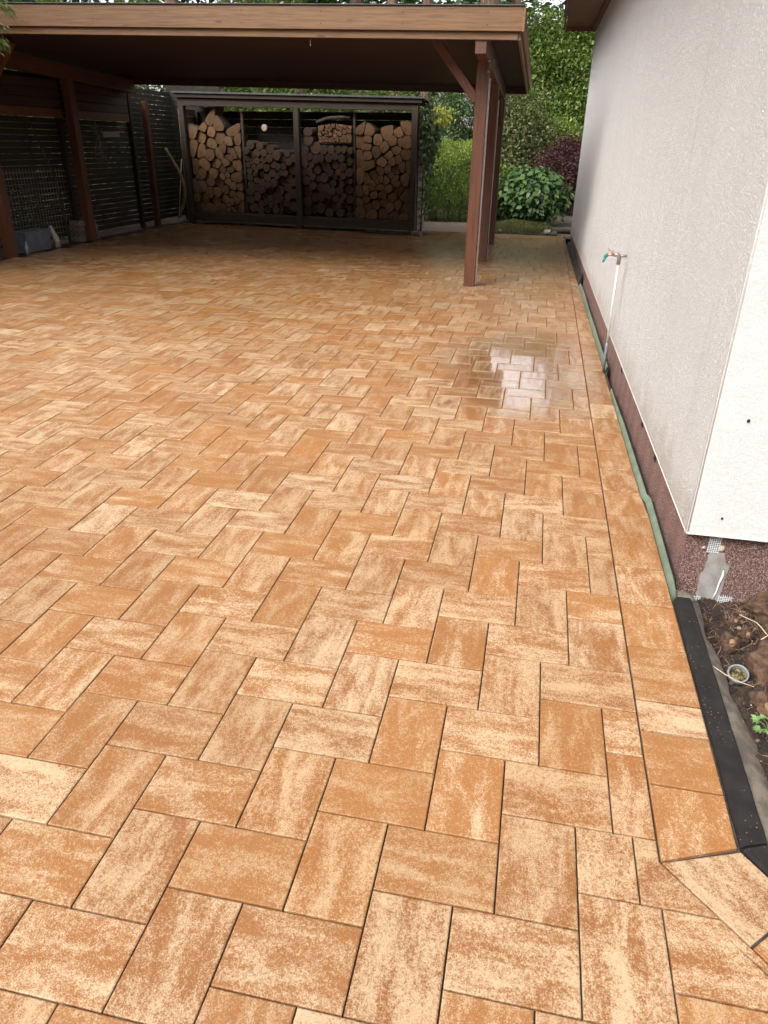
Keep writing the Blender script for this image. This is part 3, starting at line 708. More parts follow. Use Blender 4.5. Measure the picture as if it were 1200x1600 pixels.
# grit and bits of leaf on the stones
nn = 900; gx = np.where(rng.random(nn) < .5, rng.uniform(.70, .92, nn), rng.uniform(-3.5, .9, nn)); gy = rng.uniform(-.2, 7, nn)
gx = np.where(gy < .35, np.minimum(gx, .85), np.minimum(gx, .955-.0143*np.maximum(gy-1.7, 0)-.05))
P = np.stack([gx, gy, np.full(nn, .0012)], 1); sz = rng.uniform(.0012, .0038, nn)*np.where(rng.random(nn) < .03, 3, 1)
tag(quads('grit', kites(P, rng.normal(size=P.shape)*[1,1,.1], np.tile([0,0,1.], (nn,1))+rng.normal(size=P.shape)*.1, sz, sz*.8), leafm('grit_bits', (.05,.03,.02), (.16,.10,.06), (.45,.36,.26), .9, 0)), kind='stuff', label='fine grit and bits of bark scattered over the paving', cat='grit')
# ------------------------------------------------------------------ garden tap
tap = thing('garden_tap', 'outdoor tap with teal hose connector on a thin pipe against the white wall', 'tap', (.852,4.86,0))
def TX(z, o=0): return .852
q = MB(); q.tube([(.868,4.95,-.02),(.858,4.90,.12),(.852,4.86,.262)], .0115, 10); q.done('lower_conduit', M_pvcd, tap, smooth=True)
q = MB(); q.tube([(.852,4.86,.255),(.846,4.855,.55),(.842,4.85,.88)], .0092, 10); q.done('riser_pipe', M_pipew, tap, smooth=True)
q = MB(); q.tube([(.842,4.85,.862),(.842,4.85,.905),(.838,4.85,.922),(.828,4.85,.930),(.800,4.85,.930)], [.015,.016,.0165,.016,.015], 10); q.tube([(.842,4.85,.92),(.895,4.85,.925)], .010, 8); q.done('elbow', M_steel, tap, smooth=True)
q = MB(); q.tube([(.802,4.85,.930),(.782,4.85,.930),(.770,4.85,.929),(.752,4.85,.924)], [.009,.011,.0085,.009], 10); q.tube([(.782,4.85,.935),(.782,4.85,.955)], .006, 8); q.done('tap_body', M_brass, tap, smooth=True)
q = MB(); q.box((.762,4.846,.953),(.800,4.854,.957)); q.tube([(.765,4.85,.955),(.752,4.85,.975)], .003, 6); q.done('tap_lever', M_brass, tap)
q = MB(); q.tube([(.757,4.85,.928),(.744,4.85,.922),(.738,4.85,.91)], [.0125,.0145,.013], 12); q.tube([(.738,4.85,.91),(.730,4.85,.885),(.727,4.85,.872)], [.0115,.010,.007], 12); q.done('hose_connector', M_teal, tap, smooth=True)

# ------------------------------------------------------------------ carport
cp = thing('carport', 'flat roofed wooden carport with orange brown fascia over the far part of the paving', 'carport', (-.62,8.76,0))
ZF = 2.738; SL = -.0345; YF0 = 8.10; YR = 13.72
def zr(y): return ZF+SL*(y-YF0)       # underside of outer fascia
def zx(x): return -.0165*(x+.18)
def xr(y): return -.185-.008*(y-YF0)
XLc = -8.25
for (k, (z0, z1)) in enumerate(((ZF,ZF+.222),)):
    beam('fascia_board', (XLc, YF0+.014-.0*k, (z0+z1)/2+zx(XLc)), (xr(YF0), YF0+.014, (z0+z1)/2), .028, z1-z0, M_fascia, cp)
beam('fascia_underboard', (XLc+.03, YF0+.055, ZF-.037+zx(XLc)), (xr(YF0)-.035, YF0+.055, ZF-.037), .03, .075, M_fascia, cp)
beam('roof_edge_strip', (XLc-.01, YF0+.02, ZF+.229+zx(XLc)), (xr(YF0)+.012, YF0+.02, ZF+.229), .07, .012, M_felt, cp)
beam('side_fascia', (xr(YF0)+.014, YF0, ZF+.11), (xr(YR)+.014, YR, zr(YR)+.11), .028, .222, M_fascia, cp)
beam('side_underboard', (xr(YF0)-.02, YF0+.06, ZF-.032), (xr(YR)-.02, YR-.03, zr(YR)-.032), .03, .085, M_fascia, cp)
beam('rear_fascia', (XLc, YR-.015, zr(YR)+.060+zx(XLc)), (xr(YR), YR-.015, zr(YR)+.060), .028, .27, M_dark, cp)
# ceiling boards across
zc = lambda y: zr(y)+.035
y = YF0+.06; L0 = .146
while y < YR-.1:
    y1 = min(y+L0, YR-.03)
    x1 = xr((y+y1)/2)-.04
    v, f = boxg((0, -(y1-y)/2+.003, 0), (x1-XLc, (y1-y)/2-.003, .02), .004)
    A = Matrix.Translation((XLc, (y+y1)/2, zc((y+y1)/2)+zx(XLc))) @ Matrix.Rotation(math.atan(.0165), 4, 'Y') @ Matrix.Rotation(math.atan(SL), 4, 'X')
    mobj('ceiling_board', v, f, M_dark, cp, A); y += L0
mobj('roof_covering', [(XLc-.02,YF0-.005,ZF+.215+zx(XLc)),(xr(YF0)+.02,YF0-.005,ZF+.215),(xr(YR)+.02,YR,zr(YR)+.215),(XLc-.02,YR,zr(YR)+.190+zx(XLc)),
                       (XLc,YF0+.03,ZF+.06+zx(XLc)),(xr(YF0)-.01,YF0+.03,ZF+.06),(xr(YR)-.01,YR-.03,zr(YR)+.06),(XLc,YR-.03,zr(YR)+.06+zx(XLc))], [(0,1,2,3),(7,6,5,4)], M_felt, cp)
# right beam on three posts
def bxr(y): return -.615-.012*(y-8.7)
beam('side_beam', (bxr(8.16), 8.16, ZF-.075), (bxr(13.6), 13.6, zr(13.6)-.075), .12, .235, M_stain, cp)
for y in (8.765, 11.12, 13.40):
    x = bxr(y); beam('post', (x, y, .004), (x, y, zr(y)-.19), .14, .14, M_stain, cp, up=(0,1,0))
beam('brace', (bxr(8.76)-.06, 8.765, 2.13), (-1.20, 8.765, zr(8.76)+.03), .10, .125, M_stain, cp, up=(0,1,0))
beam('brace', (bxr(13.4), 13.33, 2.0), (bxr(12.7), 12.75, zr(12.7)-.18), .09, .09, M_stain, cp, up=(1,0,0))
q = MB()
for (y, z) in ((8.70,2.53),(8.70,2.42),(9.5,2.60),(11.12,2.40)):
    q.tube([(bxr(y)+.055,y,z),(bxr(y)+.078,y,z)], .016, 8)
q.done('bolt', M_steel, cp)
beam('cable_trunking', (-.536, 8.80, .01), (-.536, 8.80, 2.36), .022, .016, M_pipew, cp, up=(0,1,0), ch=.002)
beam('cable_trunking', (bxr(11.12)+.078, 11.19, .01), (bxr(11.12)+.078, 11.19, 2.25), .012, .012, M_pipew, cp, up=(0,1,0), ch=.002)
# left posts and wall plate
for y, tp in ((9.23, .0), (11.46, .0), (14.28, .0)):
    if y < 14: beam('post', (-7.74, y, .0), (-7.74, y, zr(y)+.02), .15, .15, M_stain, cp, up=(0,1,0))
beam('left_beam', (-7.74, 8.16, ZF+.0), (-7.74, 13.6, zr(13.6)+.0), .12, .22, M_stain, cp)
beam('brace', (-7.74, 9.20, 2.0), (-7.05, 9.20, zr(9.2)+.11), .09, .09, M_stain, cp, up=(0,1,0))
q = MB()
for k in range(8):
    x = -.55-k*.92
    for dz in (.055, .165): q.tube([(x, YF0+.0005, ZF+dz+zx(x)), (x, YF0-.002, ZF+dz+zx(x))], .0055, 8)
q.done('screw_head', M_black, cp)['kind'] = 'stuff'
q = MB(); q.tube([(-2.55,8.22,ZF-.05),(-2.55,8.22,ZF-.11)], .008, 6); q.done('hook', M_steel, cp)

# ------------------------------------------------------------------ left fence of horizontal slats
fn = thing('slat_fence', 'dark weathered fence of narrow horizontal slats behind the left side of the carport', 'fence', (-8.1,9,0))
posts_y = [6.9, 9.2, 11.5, 13.9, 16.1]
for y in posts_y: beam('fence_post', (-8.02, y, -.2), (-8.02, y, 2.62), .09, .09, M_slat, fn, up=(0,1,0))
for i in range(4):
    y0, y1 = posts_y[i]+.005, posts_y[i+1]-.005; z = .08
    while z < 2.55:
        h = .086; t = random.uniform(-.006, .006)
        v, f = boxg((0, -.009, 0), (y1-y0, .009, h-random.uniform(.002,.006)), 0)
        mobj('slat', v, f, M_slat, fn, Matrix.Translation((-8.08+random.uniform(-.004,.004), y0, z)) @ Matrix.Rotation(R(90)+t*.1, 4, 'Z') @ Matrix.Rotation(random.gauss(0,.0008), 4, 'Y')); z += .0895
# red-brown boards high up between the posts
ub = thing('privacy_boards', 'red brown boards fixed high between the left carport posts above the slats', 'board panel', (-7.9,9,1.95))
for (ya, yb) in ((7.0,9.14),(9.32,11.38),(11.54,13.6)):
    for k in range(4):
        beam('board', (-7.88, ya, 2.02+k*.137), (-7.88, yb, 2.02+k*.137), .02, .13, M_dark if k else M_stain, ub)
# wire trellis and bare climber on the fence
tr = MB()
for k in range(26): tr.tube([(-7.99, 9.35+k*.08, .1), (-7.99, 9.35+k*.08, 1.2)], .0022, 3, cap=False)
for k in range(14): tr.tube([(-7.985, 9.3, .1+k*.08), (-7.985, 11.4, .1+k*.08)], .0022, 3, cap=False)
tag(tr.done('wire_trellis', M_steel), 'square wire grid fixed low on the fence above the planter', 'trellis')
cl = thing('climbing_plant', 'bare climbing plant with a thin forked stem on the slat fence', 'plant', (-7.92,10.9,0))
q = MB(); q.tube([(-7.9,11.05,.0),(-7.9,10.98,.6),(-7.9,10.9,1.15),(-7.9,10.7,1.5),(-7.9,10.45,1.95)], [.024,.02,.015,.01,.006], 6)
q.tube([(-7.9,10.98,.7),(-7.88,10.6,.62),(-7.87,10.1,.42)], [.01,.007,.004], 5); q.tube([(-7.9,10.9,1.1),(-7.88,10.4,1.0),(-7.86,9.8,.9)], [.008,.006,.003], 5)
q.done('stem', M_barkd, cl, smooth=True)
P = np.stack([rng.uniform(-7.9,-7.82,90), rng.normal(9.95,.22,90), rng.uniform(.35,1.0,90)],1)
quads('leaves', kites(P, rng.normal(size=P.shape), rng.normal(size=P.shape), rng.uniform(.03,.06,90), .03), L_ivy, cl)
# grey planter box and jar
pb = thing('planter_box', 'grey tapered plastic planter box on the soil strip between two left posts', 'planter', (-7.86,9.95,0))
def taper(x0,x1,y0,y1,z0,z1,t):
    return [(x0+t,y0+t,z0),(x1-t,y0+t,z0),(x1-t,y1-t,z0),(x0+t,y1-t,z0),(x0,y0,z1),(x1,y0,z1),(x1,y1,z1),(x0,y1,z1)]
v = taper(-8.0,-7.72,9.62,10.28,.0,.30,.03)+taper(-7.985,-7.735,9.635,10.265,.03,.30,.03)
mobj('box_body', v, [(0,3,2,1),(0,1,5,4),(1,2,6,5),(2,3,7,6),(3,0,4,7),(8,9,10,11),(12,13,9,8),(13,14,10,9),(14,15,11,10),(15,12,8,11)], M_tray, pb)
q = MB(); 
for a_, b_ in (((-8.01,9.61,.29),(-7.985,10.29,.315)),((-7.735,9.61,.29),(-7.71,10.29,.315)),((-7.985,9.61,.29),(-7.735,9.635,.315)),((-7.985,10.265,.29),(-7.735,10.29,.315))): q.box(a_, b_)
q.done('rim', M_tray, pb)
q = MB(); q.tube([(-7.75,10.45,.0),(-7.755,10.45,.12),(-7.79,10.43,.24),(-7.80,10.42,.30),(-7.80,10.42,.34)], [.05,.052,.045,.026,.028], 12)
tag(q.done('jar', M_jar, smooth=True), 'pale pinkish ceramic jar leaning at the right end of the planter', 'jar')
q = MB(); q.tube([(-7.62,9.46,.0),(-7.62,9.46,.13),(-7.62,9.46,.16),(-7.62,9.46,.20)], [.028,.028,.012,.012], 10); tag(q.done('bottle', M_pvcd, smooth=True), 'small dark bottle at the foot of the front left post', 'bottle')
# stacked concrete blocks round the second left post
k = 0
for (y, xs) in ((11.28,-7.88),(11.66,-7.86)):
    for lv in range(4 if y > 11.4 else 4):
        v, f = boxg((-.10,-.09,0), (.10,.09,.085), .008)
        o = mobj('stone_block', v, f, M_block, None, Matrix.Translation((xs+random.gauss(0,.012), y+random.gauss(0,.012), .0+lv*.087)) @ Matrix.Rotation(random.gauss(0,.08), 4, 'Z'))
        side = 'left of' if y < 11.4 else 'right of'; nm = ['lowest', 'second lowest', 'second highest', 'topmost'][lv]
        tag(o, f'{nm} grey block of the stack {side} the second left post', 'block', 'grey blocks stacked round the second left post')
# hanging bunch of dried stems
db = thing('dried_bunch', 'pale bunch of dried stems hanging on the fence right of the second post', 'dried flowers', (-7.85,12.35,1.9))
nn = 700; zz = rng.uniform(0,1,nn); P = np.stack([-7.85+rng.normal(size=nn)*.04, 12.35+(.16*(1-zz)+.03)*rng.normal(size=nn)*.6+.06*(1-zz), 1.3+zz*.55], 1)
quads('seed_heads', kites(P, rng.normal(size=P.shape)*[1,1,1]+[0,0,-1.2], rng.normal(size=P.shape), rng.uniform(.015,.04,nn), .012), leafm('dry_heads', (.10,.09,.09), (.22,.20,.20), None, .9, .1), db)['kind'] = 'stuff'
q = MB(); q.tube([(-7.9,12.4,1.95),(-7.85,12.38,1.7),(-7.85,12.4,1.4)], .006, 5); q.done('stem', M_dry, db)
beam_o = beam('wooden_rail', (-7.93,12.65,1.72), (-7.93,13.25,1.74), .03, .09, M_siding, None); tag(beam_o, 'short pale wooden rail on the fence right of the dried bunch', 'rail')

# ------------------------------------------------------------------ back fence piece and leaning things beside the shed
bf = thing('slat_fence', 'slatted fence piece closing the gap left of the wood store', 'fence', (-8.0,15.9,0))
beam('fence_post', (-7.55,15.9,-.1), (-7.55,15.9,2.7), .08, .08, M_slat, bf, up=(0,1,0))
z = .08
while z < 2.68:
    v, f = boxg((0,-.009,0), (1.25,.009,.084), 0)
    mobj('slat', v, f, M_slat, bf, Matrix.Translation((-8.15,15.86,z))); z += .0895
o = beam('leaning_post', (-7.86,14.25,.0), (-7.88,14.3,2.35), .11, .11, M_stain, None, up=(0,1,0)); tag(o, 'rough brown timber post standing free before the fence left of the firewood', 'post')
q = MB(); q.tube([(-7.42+.22*math.sin(t*3.6)-.12, 14.62-.1*t, .15+1.35*t) for t in [i/14 for i in range(15)]], .035, 8); tag(q.done('bent_branch', M_hose, smooth=True), 'thick curved ochre branch leaning against the left end of the wood store', 'branch')
q = MB(); q.tube([(-7.50,14.5,.02),(-7.38,14.7,1.3)], .009, 6); tag(q.done('leaning_stick', M_straw, smooth=True), 'thin straight stick leaning beside the curved branch', 'stick')

# ------------------------------------------------------------------ wood store (shed frame: local x along the front, y to the back)
SA = R(-6.353); SM = Matrix.Translation((-7.30,14.95,0)) @ Matrix.Rotation(SA, 4, 'Z')
sh = thing('wood_store', 'open fronted wooden log store filled with firewood at the back of the carport', 'wood store', (-7.30,14.95,0), SA)
def W(x, y, z): return SM @ Vector((x, y, z))
def sb(name, a, b, w_, h, m, up=(0,0,1), parent=None):
    return beam(name, W(*a), W(*b), w_, h, m, parent or sh, up=(SM.to_3x3() @ Vector(up)))
DP = .62
sb('corner_post', (-.12,.06,.01), (-.12,.06,2.30), .12, .12, M_shedw, (0,1,0))
sb('corner_post', (4.98,.06,.01), (4.98,.06,2.31), .12, .12, M_shedw, (0,1,0))
sb('middle_post', (2.50,.05,.01), (2.50,.05,2.26), .115, .10, M_shedw, (0,1,0))
sb('divider', (1.22,.16,.24), (1.22,.16,2.2), .05, .05, M_shedw, (0,1,0)); sb('divider', (3.70,.16,.24), (3.70,.16,2.2), .05, .05, M_shedw, (0,1,0))
sb('rear_post', (4.98,DP,.01), (4.98,DP,2.2), .09, .09, M_shedw, (0,1,0)); sb('rear_post', (-.12,DP,.01), (-.12,DP,2.2), .09, .09, M_shedw, (0,1,0))
sb('sill_beam', (-.05,.07,.155), (4.91,.07,.155), .09, .15, M_shedw)
sb('sill_beam', (-.05,DP-.05,.155), (4.91,DP-.05,.155), .09, .15, M_shedw)
sb('top_beam', (-.18,.06,2.38), (5.04,.06,2.30), .10, .16, M_shedw)
sb('front_fascia', (-.22,-.03,2.50), (5.12,-.03,2.40), .025, .10, M_shedw)
for k in range(5): sb('floor_board', (-.05,.10+k*.11,.245), (4.91,.10+k*.11,.245), .10, .022, M_shedw)
for k in range(15): sb('back_board', (-.12,DP+.06,.12+k*.145), (5.0,DP+.06,.12+k*.145), .02, .138, M_slat)
for k in range(16):
    sb('siding_board', (5.052,.13,.13+k*.137), (5.052,DP+.05,.13+k*.137), .02, .126, M_siding)
    sb('siding_board', (-.19,.02,.13+k*.137), (-.19,DP+.05,.13+k*.137), .02, .126, M_siding)
rv = [W(-.26,-.08,2.56), W(5.16,-.08,2.455), W(5.16,DP+.25,2.36), W(-.26,DP+.25,2.47)]
mobj('roof_sheet', rv+[p-Vector((0,0,.03)) for p in rv], [(0,1,2,3),(7,6,5,4),(0,4,5,1),(1,5,6,2),(2,6,7,3),(3,7,4,0)], M_felt, sh)
sb('roof_verge', (5.165,-.08,2.45), (5.165,DP+.25,2.355), .012, .05, M_siding)

# firewood
def endgrain():
    m, g = mat('log_end_grain'); co = g.coord(); r = g.rand()
    c1 = g.mix(r, (.085,.040,.013), (.155,.078,.029)); c2 = g.mix(r, (.06,.028,.010), (.11,.055,.021))
    sp = g.n('ShaderNodeSeparateXYZ'); g.l(co, sp.inputs[0])
    d = g.mth('SQRT', g.mth('ADD', g.mth('POWER', sp.outputs[0], 2.), g.mth('POWER', sp.outputs[2], 2.)))
    ring = g.mth('SINE', g.mth('MULTIPLY', g.mth('ADD', d, g.mth('MULTIPLY', g.noise(co, 14, 2), .03)), 620.))
    c = g.mix(g.mth('MULTIPLY', g.mth('ADD', g.mth('MULTIPLY', ring, .5), .5), .35), c1, c2)
    c = g.mix(g.step(g.noise(co, 12, 4), .5, .7), c, g.mix(1., c, (.62,.5,.42), 'MULTIPLY'))
    # drying crack
    ck = g.noise(g.mapv(co, (60, 1, 7)), 1., 2, .5); c = g.mix(g.mth('MULTIPLY', g.step(ck, .30, .22), .7), c, (.05,.025,.012))
    g.set(Base_Color=c, Roughness=.85); g.bump(g.noise(co, 120, 3), .4, .003); return m
M_end = endgrain(); M_lbark = simple('log_bark', (.045,.026,.016), (.10,.062,.04), 30, .95, .6, .006, 120)
def endgrain2():
    m, g = mat('round_log_end'); co = g.coord(); r = g.rand()
    c1 = g.mix(r, (.036,.019,.009), (.075,.038,.018)); sp = g.n('ShaderNodeSeparateXYZ'); g.l(co, sp.inputs[0])
    d = g.mth('SQRT', g.mth('ADD', g.mth('POWER', sp.outputs[0], 2.), g.mth('POWER', sp.outputs[2], 2.)))
    ring = g.mth('SINE', g.mth('MULTIPLY', g.mth('ADD', d, g.mth('MULTIPLY', g.noise(co, 14, 2), .02)), 520.))
    c = g.mix(g.mth('MULTIPLY', g.mth('ADD', g.mth('MULTIPLY', ring, .5), .5), .4), c1, g.mix(1., c1, (.6,.5,.45), 'MULTIPLY'))
    g.set(Base_Color=c, Roughness=.9); g.bump(g.noise(co, 120, 3), .4, .003); return m
M_end2 = endgrain2()
def voronoi(x0, x1, z0, ztop, n, seed, relax=3):
    rr = np.random.default_rng(seed); zmax = max(ztop(x) for x in np.linspace(x0, x1, 9))
    P = []
    while len(P) < n:
        p = (rr.uniform(x0, x1), rr.uniform(z0, zmax))
        if p[1] < ztop(p[0]): P.append(p)
    def cells(P):
        out = []
        for i, p in enumerate(P):
            c = [(x0,z0),(x1,z0),(x1,zmax+.1),(x0,zmax+.1)]
            for j, q_ in enumerate(P):
                if i == j or abs(q_[0]-p[0])+abs(q_[1]-p[1]) > .6: continue
                nx, nz = q_[0]-p[0], q_[1]-p[1]; mc = nx*(p[0]+q_[0])/2+nz*(p[1]+q_[1])/2
                c = clip(c, (nx, nz), mc)
                if not c: break
            if c:   # top line
                k = ztop(p[0]); sl = (ztop(p[0]+.02)-ztop(p[0]-.02))/.04; c = clip(c, (-sl, 1), k-sl*p[0])
            out.append(c)
        return out
    for _ in range(relax):
        C_ = cells(P); P = [((sum(a[0] for a in c)/len(c))*.8+p[0]*.2, (sum(a[1] for a in c)/len(c))*.8+p[1]*.2) if c else p for c, p in zip(C_, P)]
    return [c for c in cells(P) if c and abs(area(c)) > .0008]
def roundpoly(c, sh_, rnd, it=2):
    c = inset(c, sh_)
    if area(c) <= 0: return None
    cx = sum(p[0] for p in c)/len(c); cz = sum(p[1] for p in c)/len(c)
    for _ in range(it):
        o = []
        for i in range(len(c)):
            a, b = c[i], c[(i+1) % len(c)]; o += [(a[0]*(1-rnd)+b[0]*rnd, a[1]*(1-rnd)+b[1]*rnd), (a[0]*rnd+b[0]*(1-rnd), a[1]*rnd+b[1]*(1-rnd))]
        c = o
    return c
def log(c, label, group, m, depth=.33, jag=.02, circ=0., nm='firewood_log'):
    cx = sum(p[0] for p in c)/len(c); cz = sum(p[1] for p in c)/len(c); n = len(c)
    if circ:
        rr = math.sqrt(abs(area(c))/math.pi); mn_ = min(math.hypot(p[0]-cx, p[1]-cz) for p in c); rr = min(rr, mn_*1.18)
        o = []
        for p in c:
            d = math.hypot(p[0]-cx, p[1]-cz); k = (circ*rr+(1-circ)*d)/max(d, 1e-6)*random.uniform(.98, 1.02); o.append((cx+(p[0]-cx)*k, cz+(p[1]-cz)*k))
        c = o
    y0 = .10+random.uniform(-jag, jag)
    v = [(x-cx, 0, z-cz) for x, z in c]+[((x-cx)*1.02, .012, (z-cz)*1.02) for x, z in c]+[(x-cx, depth, z-cz) for x, z in c]+[(0, 0, 0)]
    f = [(i, (i+1) % n, 3*n) for i in range(n)]+[(n+i, n+(i+1) % n, (i+1) % n, i) for i in range(n)]+[(2*n+i, 2*n+(i+1) % n, n+(i+1) % n, n+i) for i in range(n)]
    tw = random.gauss(0, .03)
    o = mobj(nm, v, f, [m, M_lbark], None, SM @ Matrix.Translation((cx, y0, cz)) @ Matrix.Rotation(tw, 4, 'Z'), False, [0]*n+[1]*2*n)
    return tag(o, label, 'firewood', group)
def tri(cell):
    """make a cell more wedge like by dropping its shortest edge"""
    c = list(cell)
    while len(c) > 5:
        i = min(range(len(c)), key=lambda i: math.hypot(c[i][0]-c[(i+1) % len(c)][0], c[i][1]-c[(i+1) % len(c)][1])); a, b = c[i], c[(i+1) % len(c)]
        c[i] = ((a[0]+b[0])/2, (a[1]+b[1])/2); c.pop((i+1) % len(c))
    return c
LB = ['split pale firewood log in the leftmost bay of the wood store', 'dim round log in the second bay from the left of the wood store', 'dim round log in the third bay under the kindling', 'split pale firewood log in the rightmost bay of the wood store']
LG = [[], [], [], [], []]
GR = ['split logs in the leftmost bay', 'round logs in the second bay', 'round logs in the third bay', 'split logs in the rightmost bay', 'kindling sticks on the third bay']
ztop1 = lambda x: 1.98+.17*math.exp(-((x-.58)/.2)**2)-.06*math.sin(x*9)
for c in voronoi(-.04, 1.18, .26, ztop1, 60, 21):
    p = roundpoly(tri(c), .005, .2, 2)
    if p: LG[0].append((p, M_end, 0, .045, .33))
ztop4 = lambda x: 1.96+.06*math.sin(x*7)-.05*math.cos(x*15)
for c in voronoi(3.74, 4.90, .26, ztop4, 62, 24):
    p = roundpoly(tri(c), .005, .17, 2)
    if p: LG[3].append((p, M_end, 0, .045, .33))
ztop2 = lambda x: 1.72-.22*(x-1.25)
for c in voronoi(1.25, 2.43, .26, ztop2, 72, 22, 6):
    p = roundpoly(c, .004, .25, 2)
    if p: LG[1].append((p, M_end2, .85, .05, .33))
ztop3 = lambda x: 1.92 if x < 2.9 else 1.62
for c in voronoi(2.57, 3.68, .26, ztop3, 66, 23, 6):
    p = roundpoly(c, .004, .25, 2)
    if p: LG[2].append((p, M_end2, .85, .05, .33))
ztopk = lambda x: 2.0-.1*abs(x-3.3)
for c in voronoi(2.93, 3.66, 1.66, ztopk, 40, 25, 2):
    p = roundpoly(tri(c), .004, .15, 1)
    if p: LG[4].append((p, M_end, 0, .03, .25))
ORD = ['first','second','third','fourth','fifth','sixth','seventh','eighth','ninth','tenth','eleventh','twelfth','thirteenth','fourteenth','fifteenth','sixteenth']
BAY = ['pale split log {0} from left in {1} row up, leftmost bay of log store', 'round dark log {0} from left in {1} row up, second bay of log store', 'round dark log {0} from left in {1} row up, third bay of log store',
       'pale split log {0} from left in {1} row up, rightmost bay of log store', 'thin kindling stick {0} from left in {1} row up, above third bay logs']
for bi, L_ in enumerate(LG):
    cen = [(sum(a[0] for a in p[0])/len(p[0]), sum(a[1] for a in p[0])/len(p[0])) for p in L_]
    z0 = min(c[1] for c in cen); z1 = max(c[1] for c in cen); hh = math.sqrt(sum(abs(area(p[0])) for p in L_)/len(L_))*1.08; nr = max(1, round((z1-z0)/hh)+1)
    rows = {}
    for i, c in enumerate(cen): rows.setdefault(int(round((c[1]-z0)/max(z1-z0, .01)*(nr-1))), []).append(i)
    for rk, (key, ids) in enumerate(sorted(rows.items())):
        for j, i in enumerate(sorted(ids, key=lambda i: cen[i][0])):
            p, m_, ci, jg, dp = L_[i]
            log(p, BAY[bi].format(ORD[min(j,15)], ORD[min(rk,15)]), GR[bi], m_, depth=dp, jag=jg, circ=ci, nm='kindling_stick' if bi == 4 else 'firewood_log')
q = MB(); q.tube([tuple(W(2.9,.12,2.02)), tuple(W(3.15,.1,2.09)), tuple(W(3.45,.1,2.11)), tuple(W(3.62,.12,2.10))], [.03,.035,.032,.025], 8); tag(q.done('branch_piece', M_barkd, smooth=True), 'greyish branch piece lying on top of the kindling', 'branch')
q = MB(); q.tube([tuple(W(1.78,.02,1.91)), tuple(W(1.78,.06,1.91))], .062, 16); tag(q.done('wall_thermometer', M_jar), 'round pale dial hanging above the logs in the second bay', 'dial')
# threshold board and step stones at the shed's right foot
o = sb('threshold_plank', (3.9,-.06,.02), (4.85,-.06,.02), .12, .03, M_slat, parent=None); 
for i, (x, y) in enumerate(((5.10,-.02),(5.22,.25))):
    v, f = boxg((-.09,-.07,0), (.09,.07,.05+.02*(1-i)), .006); tag(mobj('stone_block', v, f, M_block, None, SM @ Matrix.Translation((x, y, .003)) @ Matrix.Rotation(.3*i, 4, 'Z')), ['reddish brick lying at the foot of the right shed post','flat stone behind the brick beside the shed'][i], 'brick', 'loose bricks beside the shed')

# ================================================================== VEGETATION
def shell(c, s, n, thick=.35, up=0., lump=.18, seed=0, zmin=None):
    r = np.random.default_rng(seed); d = unit(r.normal(size=(n,3))); ph = r.uniform(0, 6, 9)
    k = 1+lump*(np.sin(3.1*d[:,0]+ph[0])*np.sin(3.7*d[:,1]+ph[1])+.7*np.sin(6.3*d[:,2]+ph[2])*np.sin(5.2*d[:,0]+ph[3])+.5*np.sin(9*d[:,1]+ph[4])*np.sin(8*d[:,2]+ph[5]))
    rad = (1-thick*r.random(n)**1.6)*k; P = np.array(c)+d*rad[:,None]*np.array(s)
    if zmin is not None: P[:,2] = np.maximum(P[:,2], zmin+r.random(n)*.1)
    return P, d
def bush(name, label, cat, c, s, n, leaf, m, seed, group=None, clump=0, aspect=.55, trunk=True, thick=.35, lump=.18, up=.4, bark=None):
    t = thing(name, label, cat, (c[0], c[1], 0), 0, group); r = np.random.default_rng(seed)
    if clump:
        nc = n//clump; P0, d0 = shell(c, s, nc, thick, lump=lump, seed=seed, zmin=.05)
        P = np.repeat(P0, clump, 0)+r.normal(size=(nc*clump,3))*np.array([1,1,.55])*leaf*2.0; d = np.repeat(d0, clump, 0)
        rv_ = np.clip(np.repeat(r.random(nc), clump)*.6+r.random(nc*clump)*.4, 0, 1)
    else:
        P, d = shell(c, s, n, thick, lump=lump, seed=seed, zmin=.03); rv_ = r.random(n)
    D = unit(d*.6+r.normal(size=d.shape)*.8+[0,0,-.1]); Nn = unit(d*.5+[0,0,up]+r.normal(size=d.shape)*.45)
    sz = leaf*r.uniform(.6,1.3,len(P)); quads('crown' if trunk else 'foliage', kites(P, D, Nn, sz, sz*aspect), m, t, rv_)
    if trunk:
        q = MB()
        for k in range(5 if c[2] < 2.2 else 3):
            a = r.uniform(0, 6.28); ex = Vector((c[0]+math.cos(a)*s[0]*.5, c[1]+math.sin(a)*s[1]*.5, c[2]+s[2]*r.uniform(.1,.5)))
            b0 = Vector((c[0]+math.cos(a)*.06, c[1]+math.sin(a)*.06, -.1)); rr_ = .03+.012*s[2]
            q.tube([b0, b0.lerp(ex,.5)+Vector((0,0,.2)), ex], [rr_, rr_*.6, rr_*.2], 6)
        q.done('trunk', bark or M_barkd, t, smooth=True)
    return t
